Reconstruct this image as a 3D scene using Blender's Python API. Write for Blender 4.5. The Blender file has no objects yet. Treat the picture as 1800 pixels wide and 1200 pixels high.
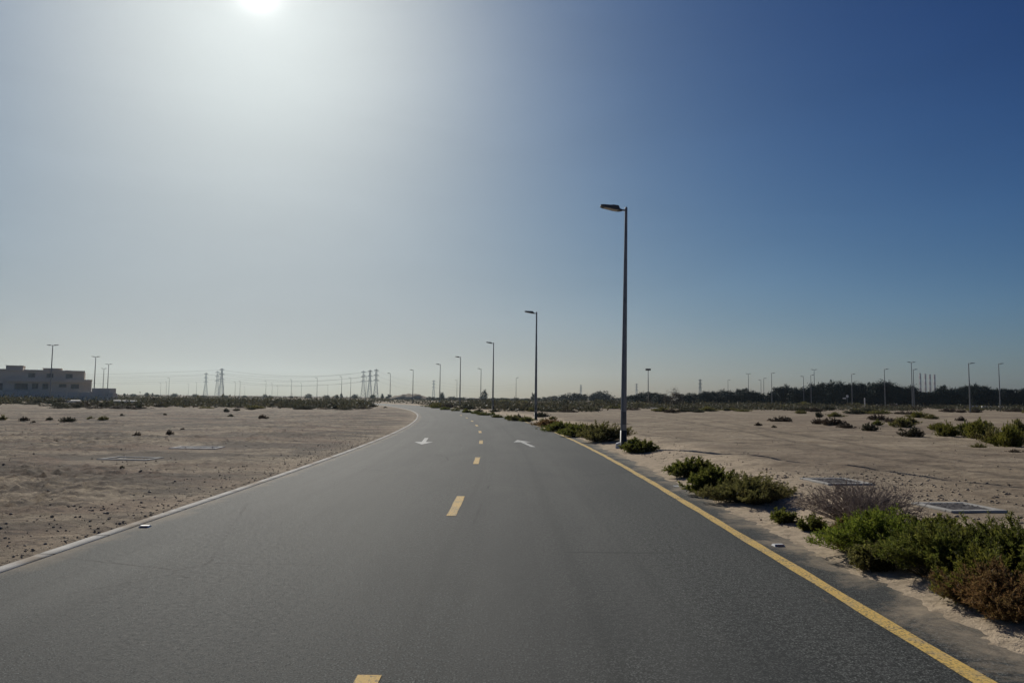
import bpy, math, random
import numpy as np
from mathutils import Matrix, Vector

# ------------------------------------------------------------------ camera
scene = bpy.context.scene
col = scene.collection
PITCH, ROLL, EYE = 4.35, 0.6, 1.6
FPX = 1300.0                                   # focal length in photo pixels (1800 wide)
cam_data = bpy.data.cameras.new("camera")
cam_data.sensor_width = 36.0
cam_data.lens = 26.0
cam_data.clip_start = 0.05
cam_data.clip_end = 9000.0
cam = bpy.data.objects.new("camera", cam_data)
col.objects.link(cam)
CAMR = Matrix.Rotation(math.radians(90 + PITCH), 4, 'X') @ Matrix.Rotation(math.radians(ROLL), 4, 'Z')
cam.matrix_world = Matrix.Translation((0, 0, EYE)) @ CAMR
scene.camera = cam

# ------------------------------------------------------------------ sky and sun
SUN_EL, SUN_AZ = 28.2, -19.9                   # azimuth from +Y, clockwise positive
sun_dir = Vector((math.sin(math.radians(SUN_AZ)) * math.cos(math.radians(SUN_EL)),
                  math.cos(math.radians(SUN_AZ)) * math.cos(math.radians(SUN_EL)),
                  math.sin(math.radians(SUN_EL))))
world = bpy.data.worlds.new("World")
scene.world = world
world.use_nodes = True
wt = world.node_tree
for n in list(wt.nodes):
    wt.nodes.remove(n)


def wn(t, **kw):
    n = wt.nodes.new(t)
    for k, v in kw.items():
        setattr(n, k, v)
    return n


def wmath(op, a, b=None):
    n = wn('ShaderNodeMath', operation=op)
    for i, v in enumerate((a, b)):
        if v is None:
            continue
        if isinstance(v, (int, float)):
            n.inputs[i].default_value = v
        else:
            wt.links.new(v, n.inputs[i])
    return n.outputs[0]


sky = wn('ShaderNodeTexSky', sky_type='NISHITA', sun_disc=False)
sky.sun_elevation = math.radians(SUN_EL)
sky.sun_rotation = math.radians(SUN_AZ)
sky.air_density, sky.dust_density, sky.ozone_density = 1.0, 1.0, 1.0
sep = wn('ShaderNodeSeparateColor')
wt.links.new(sky.outputs[0], sep.inputs[0])
# dusty-air aureole around the sun (a function of the angle to the sun only)
tc = wn('ShaderNodeTexCoord')
dot = wn('ShaderNodeVectorMath', operation='DOT_PRODUCT')
wt.links.new(tc.outputs['Generated'], dot.inputs[0])
dot.inputs[1].default_value = sun_dir
ang = wmath('MULTIPLY', wmath('ARCCOSINE', wmath('MINIMUM', dot.outputs['Value'], 1.0)), 57.29578)
glow = wmath('MULTIPLY', wmath('EXPONENT', wmath('MULTIPLY', ang, -1 / 6.0)), 0.18)
core = wmath('MULTIPLY', wmath('EXPONENT', wmath('MULTIPLY', ang, -1 / 0.55)), 2.6)
aureole = wmath('ADD', glow, core)
# paler, less yellow air low over the horizon
sxyz = wn('ShaderNodeSeparateXYZ')
wt.links.new(tc.outputs['Generated'], sxyz.inputs[0])
low = wmath('EXPONENT', wmath('MULTIPLY', wmath('MAXIMUM', sxyz.outputs['Z'], 0.0), -11.0))
lowb = wmath('EXPONENT', wmath('MULTIPLY', wmath('MAXIMUM', sxyz.outputs['Z'], 0.0), -4.8))
near_sun = wmath('EXPONENT', wmath('MULTIPLY', wmath('POWER', wmath('MULTIPLY', ang, 1 / 33.0), 2.0), -1.0))
dim = wmath('MULTIPLY', lowb, near_sun)
# faint uneven haze in bands
smap = wn('ShaderNodeMapping')
smap.inputs['Scale'].default_value = (2.0, 2.0, 9.0)
wt.links.new(tc.outputs['Generated'], smap.inputs['Vector'])
snz = wn('ShaderNodeTexNoise')
snz.inputs['Scale'].default_value = 1.6
snz.inputs['Detail'].default_value = 5.0
snz.inputs['Distortion'].default_value = 0.6
wt.links.new(smap.outputs[0], snz.inputs['Vector'])
bands = wmath('ADD', wmath('MULTIPLY', wmath('SUBTRACT', snz.outputs['Fac'], 0.5), 0.14), 1.0)
# contrast of the phone's exposure: c = a n^g / (1 + b n^g) per channel
chan = []
for i, (g, b, a) in enumerate(((2.1, 0.600, 0.455), (2.0, 0.700, 0.600), (1.8, 0.880, 0.785))):
    n = wmath('POWER', wmath('MULTIPLY', sep.outputs[i], 0.1), g)
    f = wmath('DIVIDE', wmath('MULTIPLY', n, a), wmath('ADD', wmath('MULTIPLY', n, b), 1.0))
    shade = wmath('MULTIPLY', bands, wmath('SUBTRACT', 1.0, wmath('MULTIPLY', dim, (0.95, 0.98, 0.98)[i])))
    tint = wmath('MULTIPLY', shade, wmath('ADD', wmath('MULTIPLY', low, (0.08, 0.10, 0.42)[i]), 1.0))
    chan.append(wmath('MULTIPLY', wmath('ADD', wmath('MULTIPLY', f, tint), wmath('MULTIPLY', aureole, (1.0, 0.96, 0.90)[i])), 10.0))
comb = wn('ShaderNodeCombineColor')
for i in range(3):
    wt.links.new(chan[i], comb.inputs[i])
bg = wn('ShaderNodeBackground')
bg.inputs['Strength'].default_value = 0.1
wt.links.new(comb.outputs[0], bg.inputs['Color'])
wo = wn('ShaderNodeOutputWorld')
wt.links.new(bg.outputs[0], wo.inputs['Surface'])

sun_data = bpy.data.lights.new("sun", 'SUN')
sun_data.energy = 3.25
sun_data.angle = math.radians(0.5)
sun_data.color = (1.0, 0.955, 0.86)
sun = bpy.data.objects.new("sun", sun_data)
sun.rotation_euler = sun_dir.to_track_quat('Z', 'Y').to_euler()
sun.location = (-20, 50, 60)
col.objects.link(sun)

scene.view_settings.view_transform = 'Standard'
scene.view_settings.look = 'None'
scene.view_settings.exposure = 0.0
scene.view_settings.gamma = 1.0
scene.view_settings.use_curve_mapping = False
scene.cycles.volume_bounces = 1
scene.cycles.max_bounces = 6

# ------------------------------------------------------------------ measuring helpers: photo pixel -> place in the world


def ray(px, py):
    return CAMR @ Vector(((px - 900) / FPX, (600 - py) / FPX, -1.0))


def at(px, py, z=0.0):
    """point at height z seen at photo pixel (px, py)"""
    v = ray(px, py)
    t = (z - EYE) / v.z
    return v.x * t, v.y * t


def on_ground(px, py):
    """point of the uneven ground seen at photo pixel (px, py)"""
    z = 0.0
    for _ in range(4):
        x, y = at(px, py, z)
        z = 0.5 * z + 0.5 * min(gz(x, y), 0.6)
    return at(px, py, z)


def horizon(px):
    return 600 + FPX * math.tan(math.radians(PITCH)) + (px - 900) * math.tan(math.radians(ROLL))


def far(px, d):
    """x of the point d metres ahead under the column px of the photo"""
    v = ray(px, horizon(px))
    return v.x / v.y * d


def top(px, py, d):
    v = ray(px, py)
    return EYE + v.z / v.y * d


# ------------------------------------------------------------------ numpy noise
_prng = np.random.RandomState(7)
_perm = _prng.permutation(512).astype(np.int64)
_perm = np.concatenate([_perm, _perm, _perm])
_ga = _prng.rand(512) * 2 * np.pi
_gx, _gy = np.cos(_ga), np.sin(_ga)


def perlin(x, y):
    xi, yi = np.floor(x).astype(np.int64), np.floor(y).astype(np.int64)
    xf, yf = x - xi, y - yi
    u, v = xf * xf * xf * (xf * (xf * 6 - 15) + 10), yf * yf * yf * (yf * (yf * 6 - 15) + 10)

    def gr(ix, iy, fx, fy):
        h = _perm[_perm[ix & 511] + (iy & 511)]
        return _gx[h] * fx + _gy[h] * fy
    a = gr(xi, yi, xf, yf)
    b = gr(xi + 1, yi, xf - 1, yf)
    c = gr(xi, yi + 1, xf, yf - 1)
    d = gr(xi + 1, yi + 1, xf - 1, yf - 1)
    return (a + u * (b - a)) * (1 - v) + (c + u * (d - c)) * v


def fbm(x, y, f, o=4, gain=0.5):
    s, a = 0, 1.0
    for k in range(o):
        s = s + a * perlin(x * f + 17.3 * k, y * f - 9.1 * k)
        f *= 2.03
        a *= gain
    return s


def sstep(a, b, x):
    t = np.clip((x - a) / (b - a), 0, 1)
    return t * t * (3 - 2 * t)


# ------------------------------------------------------------------ road course and the lie of the land
RC, SBEND = 400.0, 12.0                        # left-hand bend of 400 m radius from 12 m ahead
L_EDGE, L_KERB, R_LINE, R_EDGE = -4.53, -4.69, 2.73, 3.95


def road_pt(s, l):
    if s <= SBEND:
        return l, s
    a = (s - SBEND) / RC
    return -RC + (RC + l) * math.cos(a), SBEND + (RC + l) * math.sin(a)


def road_heading(s):
    return 0.0 if s <= SBEND else (s - SBEND) / RC


def road_sl(x, y):
    dx, dy = x + RC, y - SBEND
    rr = np.sqrt(dx * dx + dy * dy)
    an = np.arctan2(dy, dx)
    bend = (y > SBEND)
    l = np.where(bend, rr - RC, x)
    s = np.where(bend, SBEND + RC * an, y)
    return s, l


TRACKS = []
for pts, w in (([(1105, 722), (1260, 742), (1420, 770), (1600, 802), (1850, 838)], 0.16),
               ([(1105, 727), (1250, 750), (1400, 780), (1560, 812), (1850, 858)], 0.16),
               ([(1120, 752), (1260, 762), (1420, 762), (1560, 752), (1700, 750)], 0.2),
               ([(1120, 765), (1240, 778), (1390, 790), (1540, 795), (1850, 812)], 0.14),
               ([(1110, 742), (1280, 752), (1500, 778), (1700, 790), (1850, 800)], 0.14),
               ([(0, 752), (200, 747), (420, 735), (600, 722)], 0.22),
               ([(0, 765), (220, 757), (440, 742), (620, 726)], 0.22)):
    p = [at(q[0], q[1], 0.17 if q[0] > 1000 else 0.0) for q in pts]
    P = np.array(p)
    t = np.linspace(0, len(P) - 1, 60)
    X = np.interp(t, range(len(P)), P[:, 0])
    Y = np.interp(t, range(len(P)), P[:, 1])
    k = np.ones(7) / 7
    X[3:-3] = np.convolve(X, k, 'valid')
    Y[3:-3] = np.convolve(Y, k, 'valid')
    TRACKS.append((X, Y, w))


def track_dist(x, y, X, Y):
    best = np.full(x.shape, 1e9)
    for i in range(len(X) - 1):
        ax, ay, bx, by = X[i], Y[i], X[i + 1], Y[i + 1]
        ex, ey = bx - ax, by - ay
        t = np.clip(((x - ax) * ex + (y - ay) * ey) / (ex * ex + ey * ey + 1e-9), 0, 1)
        best = np.minimum(best, np.hypot(x - ax - t * ex, y - ay - t * ey))
    return best


CHAMBERS = [at(px, py, z) + (z,) for px, py, z in ((1684, 893, .19), (1470, 847, .20), (347, 787, .02), (230, 806, .02))]


def land(x, y):
    """height of the ground and the amount of loose pale sand there"""
    x = np.asarray(x, float)
    y = np.asarray(y, float)
    s, l = road_sl(x, y)
    dist = np.hypot(x, y)
    left = l < -0.8
    # right verge: sand laps irregularly over the asphalt edge
    wav = 0.32 * fbm(x, y, 0.45, 3) + 0.2 * fbm(x + 40, y, 2.1, 4, .65)
    dr = l - 3.12 + wav
    zr = -0.06 + 0.085 * sstep(-0.75, 0.55, dr) + 0.05 * sstep(0.2, 1.4, dr) * (0.6 + fbm(x, y, 0.8, 2))
    dl = -(l - L_KERB + 0.02) + 0.17 * fbm(x, y, 0.7, 4, .6)
    zl = -0.06 + 0.072 * sstep(-0.16, 0.12, dl) + 0.03 * sstep(0.2, 2.0, dl)
    out = np.where(left, -l + L_KERB, l - 3.9)
    k = sstep(0.1, 3.0, out)
    k2 = sstep(6.0, 40.0, out)
    near = 1 - sstep(90, 220, dist)
    worked = sstep(-0.25, 0.25, fbm(x + 3, y * 1.0, 0.13, 3))
    rough_l = (0.06 * fbm(x, y, 0.42, 5, 0.6) + worked * (0.075 * np.abs(fbm(x + 9, y, 1.3, 4, .62)) +
               0.075 * np.maximum(fbm(x, y, 3.6, 4, 0.65), -0.1) + 0.03 * np.maximum(fbm(x, y, 9.0, 2), -.1)) + 0.045 * fbm(x, y + 5, 2.6, 4, .65))
    rough_r = (0.016 * fbm(x, y, 0.4, 3) + 0.012 * fbm(x * 1.0 + 0.8 * y, y * 1.6 + 31, 1.9, 4, 0.68) * (0.45 + sstep(-.3, .3, fbm(x, y, .11, 2))) +
               0.018 * np.maximum(fbm(x, y, 5.0, 4, .7), -.05))
    z = np.where(left, zl + k * near * rough_l + 0.012 * sstep(0, .3, out) * near * fbm(x, y, 7.0, 2),
                 zr + (0.25 * sstep(-0.2, .6, out) + 0.75 * k) * near * rough_r)
    z = z + np.where(left, 0.0, 0.20 * sstep(3.9, 6.0, l) * (1 - sstep(45, 100, dist)))
    z = z + k2 * 0.22 * fbm(x, y, 0.018, 3) + sstep(150, 500, dist) * 0.25 * fbm(x, y, 0.006, 2)
    pressed = np.zeros(x.shape)
    m = (dist < 130) & (np.abs(out) > 0.3)
    if m.any():
        xm, ym = x[m], y[m]
        dz = np.zeros(xm.shape)
        tk = np.zeros(xm.shape)
        for X, Y, w in TRACKS:
            d = track_dist(xm, ym, X, Y) + 0.05 * fbm(xm, ym, 0.9, 2)
            dz += -0.014 * np.exp(-(d / w) ** 2)
        tk = np.clip(-dz / 0.014, 0, 1)
        zz = z[m]
        pressed[m] = tk * sstep(0.3, 1.5, out[m])
        z[m] = zz + dz * sstep(0.3, 1.5, out[m])
    for cx, cy, cz in CHAMBERS:                # the sand lies level round the sunk chambers
        w = 1 - sstep(0.95, 2.3, np.hypot(x - cx, y - cy))
        z = z * (1 - w) + (cz + 0.006 * fbm(x, y, 4.0, 2)) * w
    loose = np.where(left, 0.35 * (1 - sstep(0.0, 0.9, out)), (1 - sstep(0.3, 1.9, l - 4.2 + 0.9 * fbm(x, y, 0.5, 3))))
    return z, loose, pressed


def gz(x, y):
    z, _, _ = land(np.array([x]), np.array([y]))
    return float(z[0])


# ------------------------------------------------------------------ object helpers


def tag(o, label=None, cat=None, group=None, kind=None):
    if label:
        o["label"] = label
    if cat:
        o["category"] = cat
    if group:
        o["group"] = group
    if kind:
        o["kind"] = kind
    return o


def thing(name, label, cat, loc=(0, 0, 0), rz=0.0, group=None):
    o = bpy.data.objects.new(name, None)
    o.empty_display_size = 0.2
    o.location = loc
    o.rotation_euler = (0, 0, rz)
    col.objects.link(o)
    return tag(o, label, cat, group)


def link_mesh(name, me, mat, parent=None, smooth=False):
    o = bpy.data.objects.new(name, me)
    if mat:
        me.materials.append(mat)
    if smooth:
        me.polygons.foreach_set('use_smooth', np.ones(len(me.polygons), bool))
    col.objects.link(o)
    if parent:
        o.parent = parent
    return o


def np_mesh(name, V, F, attrs=None):
    V = np.asarray(V, np.float32).reshape(-1, 3)
    F = np.asarray(F, np.int32)
    k = F.shape[1]
    me = bpy.data.meshes.new(name)
    me.vertices.add(len(V))
    me.vertices.foreach_set('co', V.ravel())
    me.loops.add(F.size)
    me.loops.foreach_set('vertex_index', F.ravel())
    me.polygons.add(len(F))
    me.polygons.foreach_set('loop_start', np.arange(0, F.size, k, dtype=np.int32))
    for an, av in (attrs or {}).items():
        a = me.attributes.new(an, 'FLOAT', 'POINT')
        a.data.foreach_set('value', np.asarray(av, np.float32).ravel())
    me.update()
    me.validate()
    return me


class MB:
    """collects simple shapes into one mesh"""

    def __init__(self):
        self.v, self.f = [], []

    def add(self, vs, fs):
        b = len(self.v)
        self.v += [tuple(v) for v in vs]
        self.f += [tuple(i + b for i in f) for f in fs]
        return self

    def box(self, x0, x1, y0, y1, z0, z1):
        vs = [(x, y, z) for z in (z0, z1) for y in (y0, y1) for x in (x0, x1)]
        return self.add(vs, [(0, 2, 3, 1), (4, 5, 7, 6), (0, 1, 5, 4), (2, 6, 7, 3), (0, 4, 6, 2), (1, 3, 7, 5)])

    def bar(self, a, b, w):
        a, b = Vector(a), Vector(b)
        d = (b - a).normalized()
        u = d.cross(Vector((0.3, 0.2, 1)) if abs(d.z) < 0.95 else Vector((1, 0, 0))).normalized()
        v = d.cross(u)
        h = w / 2
        vs = [p + u * i * h + v * j * h for p in (a, b) for i, j in ((-1, -1), (1, -1), (1, 1), (-1, 1))]
        return self.add(vs, [(0, 1, 2, 3), (7, 6, 5, 4), (0, 4, 5, 1), (1, 5, 6, 2), (2, 6, 7, 3), (3, 7, 4, 0)])

    def tube(self, pts, rads, n=10, cap=True):
        pts = [Vector(p) for p in pts]
        vs, fs = [], []
        for i, p in enumerate(pts):
            d = (pts[min(i + 1, len(pts) - 1)] - pts[max(i - 1, 0)]).normalized()
            ref = Vector((0, 1, 0)) if abs(d.y) < 0.9 else Vector((1, 0, 0))
            u = d.cross(ref).normalized()
            w = d.cross(u)
            for k in range(n):
                t = 2 * math.pi * k / n
                vs.append(p + (u * math.cos(t) + w * math.sin(t)) * rads[i])
        for i in range(len(pts) - 1):
            for k in range(n):
                a, b = i * n + k, i * n + (k + 1) % n
                fs.append((a, b, b + n, a + n))
        if cap:
            fs.append(tuple(range(n - 1, -1, -1)))
            m = (len(pts) - 1) * n
            fs.append(tuple(range(m, m + n)))
        return self.add(vs, fs)

    def loft(self, secs):
        """secs: list of equally long closed rings of points"""
        n = len(secs[0])
        vs = [p for s in secs for p in s]
        fs = [tuple(range(n - 1, -1, -1)), tuple(range((len(secs) - 1) * n, len(secs) * n))]
        for i in range(len(secs) - 1):
            for k in range(n):
                a, b = i * n + k, i * n + (k + 1) % n
                fs.append((a, b, b + n, a + n))
        return self.add(vs, fs)

    def build(self, name, mat, parent=None, smooth=False, bevel=0.0):
        me = bpy.data.meshes.new(name)
        me.from_pydata([tuple(v) for v in self.v], [], self.f)
        me.update()
        o = link_mesh(name, me, mat, parent, smooth)
        if bevel:
            m = o.modifiers.new("bevel", 'BEVEL')
            m.width = bevel
            m.segments = 2
        return o


def copy_thing(o, loc=None, rz=None, scale=None, label=None, group=None):
    def rec(src, parent):
        c = src.copy()
        col.objects.link(c)
        if parent:
            c.parent = parent
        for ch in src.children:
            rec(ch, c)
        return c
    r = rec(o, None)
    if loc is not None:
        r.location = loc
    if rz is not None:
        r.rotation_euler = (0, 0, rz)
    if scale is not None:
        r.scale = scale if isinstance(scale, tuple) else (scale,) * 3
    if label:
        r["label"] = label
    if group:
        r["group"] = group
    return r


# ------------------------------------------------------------------ materials


class Mat:
    def __init__(self, name):
        self.m = bpy.data.materials.new(name)
        self.m.use_nodes = True
        self.t = self.m.node_tree
        self.b = self.t.nodes['Principled BSDF']
        self.out = self.t.nodes['Material Output']

    def n(self, t, **kw):
        x = self.t.nodes.new(t)
        for k, v in kw.items():
            setattr(x, k, v)
        return x

    def put(self, sock, v):
        if isinstance(v, bpy.types.NodeSocket):
            self.t.links.new(v, sock)
        elif isinstance(v, (tuple, list)) and sock.type == 'RGBA':
            sock.default_value = tuple(v) + ((1.0,) if len(v) == 3 else ())
        else:
            sock.default_value = v

    def coord(self, kind='Object', scale=None):
        c = self.n('ShaderNodeTexCoord').outputs[kind]
        if scale is None:
            return c
        mp = self.n('ShaderNodeMapping')
        mp.inputs['Scale'].default_value = scale
        self.put(mp.inputs['Vector'], c)
        return mp.outputs[0]

    def noise(self, vec, scale, detail=4, rough=0.55, dist=0.0):
        x = self.n('ShaderNodeTexNoise')
        self.put(x.inputs['Vector'], vec)
        x.inputs['Scale'].default_value = scale
        x.inputs['Detail'].default_value = detail
        x.inputs['Roughness'].default_value = rough
        x.inputs['Distortion'].default_value = dist
        return x.outputs['Fac']

    def ramp(self, fac, stops):
        x = self.n('ShaderNodeValToRGB')
        e = x.color_ramp.elements
        while len(e) < len(stops):
            e.new(0.5)
        for i, (p, c) in enumerate(stops):
            e[i].position = p
            e[i].color = (c[0], c[1], c[2], 1) if isinstance(c, (tuple, list)) else (c, c, c, 1)
        self.put(x.inputs[0], fac)
        return x.outputs[0]

    def mix(self, f, a, b, mode='MIX'):
        x = self.n('ShaderNodeMix', data_type='RGBA', blend_type=mode)
        self.put(x.inputs[0], f)
        self.put(x.inputs[6], a)
        self.put(x.inputs[7], b)
        return x.outputs[2]

    def math(self, op, a, b=0.0, c=None, clamp=False):
        x = self.n('ShaderNodeMath', operation=op)
        x.use_clamp = clamp
        self.put(x.inputs[0], a)
        self.put(x.inputs[1], b)
        if c is not None:
            self.put(x.inputs[2], c)
        return x.outputs[0]

    def attr(self, name):
        return self.n('ShaderNodeAttribute', attribute_name=name).outputs['Fac']

    def bump(self, h, strength, dist=0.02):
        x = self.n('ShaderNodeBump')
        x.inputs['Strength'].default_value = strength
        x.inputs['Distance'].default_value = dist
        self.put(x.inputs['Height'], h)
        self.put(self.b.inputs['Normal'], x.outputs[0])

    def set(self, color=None, rough=None, metal=None, spec=None):
        if color is not None:
            self.put(self.b.inputs['Base Color'], color)
        if rough is not None:
            self.put(self.b.inputs['Roughness'], rough)
        if metal is not None:
            self.b.inputs['Metallic'].default_value = metal
        if spec is not None:
            self.put(self.b.inputs['Specular IOR Level'], spec)
        return self


def mat_ground():
    M = Mat("desert_sand")
    c = M.coord()
    big = M.noise(c, 0.06, 4, 0.6)
    mid = M.noise(c, 0.55, 5, 0.62, 0.4)
    fine = M.noise(c, 9.0, 5, 0.7)
    grit = M.noise(c, 60.0, 3, 0.7)
    base = M.ramp(mid, [(0.32, (0.29, 0.228, 0.156)), (0.5, (0.47, 0.377, 0.263)), (0.68, (0.60, 0.49, 0.352))])
    base = M.mix(M.ramp(big, [(0.42, 0.0), (0.62, 0.55)]), base, (0.225, 0.168, 0.130))
    # compacted dark crust patches on the worked left-hand side
    side = M.attr("leftness")
    crust = M.noise(M.coord(scale=(0.45, 1.0, 1.0)), 0.42, 7, 0.62, 0.5)
    cm = M.math('MULTIPLY', M.ramp(crust, [(0.46, 0.0), (0.54, 1.0)]), M.math('MULTIPLY', side, 0.82))
    base = M.mix(cm, base, (0.100, 0.082, 0.066))
    stk = M.noise(M.coord(scale=(0.28, 1.5, 1.0)), 0.9, 6, 0.68, 0.5)
    base = M.mix(M.ramp(stk, [(0.47, 0.0), (0.58, 0.42)]), base, (0.205, 0.165, 0.118))
    red = M.noise(M.coord(scale=(0.5, 1.2, 1.0)), 0.31, 6, 0.65, 0.4)
    base = M.mix(M.math('MULTIPLY', M.ramp(red, [(0.50, 0.0), (0.60, 0.6)]), M.math('ADD', M.math('MULTIPLY', side, 0.7), 0.3)), base, (0.27, 0.178, 0.125))
    base = M.mix(M.attr("loose"), base, (0.64, 0.51, 0.36))
    rub = M.noise(M.coord(scale=(0.7, 1.0, 1.0)), 5.5, 6, 0.75, 0.3)
    rk = M.math('MULTIPLY', M.ramp(rub, [(0.50, 0.0), (0.57, 1.0)]), M.math('ADD', M.math('MULTIPLY', M.math('MULTIPLY', side, M.ramp(crust, [(0.38, 0.3), (0.52, 1.0)])), 0.52), 0.36))
    base = M.mix(rk, base, (0.135, 0.105, 0.082))
    base = M.mix(M.ramp(fine, [(0.3, 0.65), (0.7, 0.0)]), base, M.mix(1.0, base, (0.72, 0.70, 0.68), 'MULTIPLY'))
    base = M.mix(M.math('MULTIPLY', M.attr("pressed"), 0.85), base, (0.17, 0.135, 0.098))
    base = M.mix(M.ramp(grit, [(0.62, 0.0), (0.74, 0.45)]), base, (0.14, 0.115, 0.095))
    M.set(base, 0.95, spec=0.15)
    h = M.math('ADD', M.math('MULTIPLY', fine, 0.7), M.math('MULTIPLY', grit, 0.3))
    M.bump(h, 0.8, 0.05)
    return M.m


def mat_asphalt():
    M = Mat("asphalt")
    c = M.coord()
    lat = M.attr("lat")
    agg = M.noise(c, 70.0, 3, 0.8)
    agg2 = M.noise(c, 21.0, 6, 0.8)
    patch = M.noise(M.coord(scale=(1, 0.25, 1)), 0.7, 5, 0.6, 0.5)
    col_ = M.ramp(agg, [(0.40, (0.014, 0.015, 0.014)), (0.50, (0.062, 0.066, 0.062)), (0.60, (0.25, 0.26, 0.24))])
    col_ = M.mix(M.ramp(agg2, [(0.43, 0.95), (0.54, 0.0)]), col_, (0.019, 0.020, 0.0185))
    # dusty streaks along the wheel paths
    wob = M.noise(M.coord(scale=(0.6, 0.05, 1)), 1.0, 3, 0.5)
    latn = M.math('ADD', lat, M.math('MULTIPLY', wob, 0.8))
    streak = M.n('ShaderNodeTexNoise', noise_dimensions='1D')
    M.put(streak.inputs['W'], latn)
    streak.inputs['Scale'].default_value = 1.1
    streak.inputs['Detail'].default_value = 4
    sm = M.math('MULTIPLY', M.ramp(streak.outputs['Fac'], [(0.42, 0.0), (0.66, 1.0)]), 0.36)
    col_ = M.mix(sm, col_, (0.112, 0.112, 0.103))
    sun_fleck = M.noise(c, 110.0, 2, 0.5)  # tiny bright stones, sun sparkle on the asphalt put into the colour
    col_ = M.mix(M.ramp(sun_fleck, [(0.70, 0.0), (0.76, 0.8)]), col_, (0.45, 0.44, 0.41))
    tyre = M.n('ShaderNodeTexNoise', noise_dimensions='1D')
    M.put(tyre.inputs['W'], M.math('ADD', latn, 7.3))
    tyre.inputs['Scale'].default_value = 3.2
    tyre.inputs['Detail'].default_value = 3
    col_ = M.mix(M.math('MULTIPLY', M.ramp(tyre.outputs['Fac'], [(0.30, 1.0), (0.46, 0.0)]), 0.24), col_, (0.026, 0.028, 0.027))
    # a few thin meandering cracks and a darker repaired patch
    ck = M.n('ShaderNodeTexVoronoi', feature='DISTANCE_TO_EDGE')
    M.put(ck.inputs['Vector'], M.mix(0.35, c, M.n('ShaderNodeTexNoise').outputs['Color']))
    ck.inputs['Scale'].default_value = 0.33
    cm_ = M.math('MULTIPLY', M.math('LESS_THAN', ck.outputs['Distance'], 0.0035), M.ramp(M.noise(c, 0.35, 3), [(0.50, 0.0), (0.58, 0.75)]))
    col_ = M.mix(cm_, col_, (0.012, 0.012, 0.012))
    col_ = M.mix(M.ramp(patch, [(0.42, 0.0), (0.66, 0.55)]), col_, (0.036, 0.039, 0.040))
    # wind-blown sand towards the right-hand edge and a little along the left one
    dn = M.noise(c, 1.3, 6, 0.68, 0.6)
    dn2 = M.noise(c, 14.0, 4, 0.7)
    d = M.math('ADD', M.math('MULTIPLY', dn, 2.2), M.math('MULTIPLY', dn2, 0.5))
    edge = M.math('SUBTRACT', M.math('ADD', lat, d), 4.20)
    dm = M.ramp(edge, [(0.0, 0.0), (0.35, 0.45), (0.7, 0.97)])
    edge_l = M.math('SUBTRACT', M.math('ADD', M.math('MULTIPLY', lat, -1.0), M.math('MULTIPLY', d, 0.35)), 4.75)
    dl = M.ramp(edge_l, [(0.0, 0.0), (0.5, 0.7)])
    dust = M.math('MAXIMUM', dm, dl)
    col_ = M.mix(dust, col_, (0.52, 0.42, 0.30))
    M.set(col_, M.ramp(agg2, [(0.3, 0.70), (0.7, 0.92)]), spec=M.math('MULTIPLY', M.math('SUBTRACT', 1.0, dust), 0.20))
    h = M.math('ADD', M.math('MULTIPLY', agg, 0.6), M.math('MULTIPLY', agg2, 0.5))
    M.bump(h, 0.7, 0.010)
    return M.m


def mat_paint(name, c0, worn, wear=0.5):
    M = Mat(name)
    c = M.coord()
    a = M.noise(c, 45.0, 5, 0.75)
    b = M.noise(c, 2.2, 4, 0.6)
    f = M.math('ADD', M.math('MULTIPLY', a, 0.75), M.math('MULTIPLY', b, 0.25))
    k = M.ramp(f, [(wear - 0.05, 1.0), (wear + 0.04, 0.0)])
    tone = M.mix(M.ramp(b, [(0.35, 0.0), (0.7, 0.6)]), c0, tuple(x * 0.72 for x in c0))
    tone = M.mix(M.ramp(M.noise(c, 5.0, 5, 0.7), [(0.50, 0.0), (0.68, 0.55)]), tone, (0.40, 0.33, 0.24))
    M.set(M.mix(k, tone, worn), 0.75, spec=0.35)
    M.bump(a, 0.3, 0.006)
    return M.m


def mat_concrete(name, c0, c1, scale=3.0):
    M = Mat(name)
    c = M.coord()
    a = M.noise(c, scale, 6, 0.65)
    b = M.noise(c, scale * 16, 3, 0.7)
    k = M.ramp(a, [(0.3, c0), (0.7, c1)])
    k = M.mix(M.ramp(b, [(0.58, 0.0), (0.75, 0.5)]), k, tuple(x * 0.5 for x in c0))
    M.set(k, 0.9, spec=0.25)
    M.bump(b, 0.35, 0.01)
    return M.m


def mat_kerb():
    M = Mat("kerb_concrete")
    c = M.coord()
    run = M.attr("run")
    a = M.noise(c, 3.0, 6, 0.65)
    b = M.noise(c, 48.0, 3, 0.7)
    k = M.ramp(a, [(0.3, (0.42, 0.40, 0.36)), (0.7, (0.66, 0.63, 0.58))])
    fr = M.math('FRACT', run)
    joint = M.math('LESS_THAN', M.math('ABSOLUTE', M.math('SUBTRACT', fr, 0.5)), 0.02)
    k = M.mix(joint, k, (0.10, 0.09, 0.08))
    k = M.mix(M.ramp(M.noise(c, 0.9, 6, 0.7), [(0.50, 0.0), (0.62, 0.9)]), k, (0.33, 0.265, 0.195))
    k = M.mix(M.ramp(b, [(0.6, 0.0), (0.75, 0.5)]), k, (0.18, 0.16, 0.14))
    M.set(k, 0.9, spec=0.25)
    M.bump(b, 0.4, 0.01)
    return M.m


def mat_metal(name, c0, c1, rough=0.45, metal=0.6):
    M = Mat(name)
    a = M.noise(M.coord(scale=(3, 3, 0.7)), 4.0, 5, 0.6)
    M.set(M.ramp(a, [(0.35, c0), (0.7, c1)]), M.ramp(a, [(0.3, rough), (0.7, rough + 0.2)]), metal)
    return M.m


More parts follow.
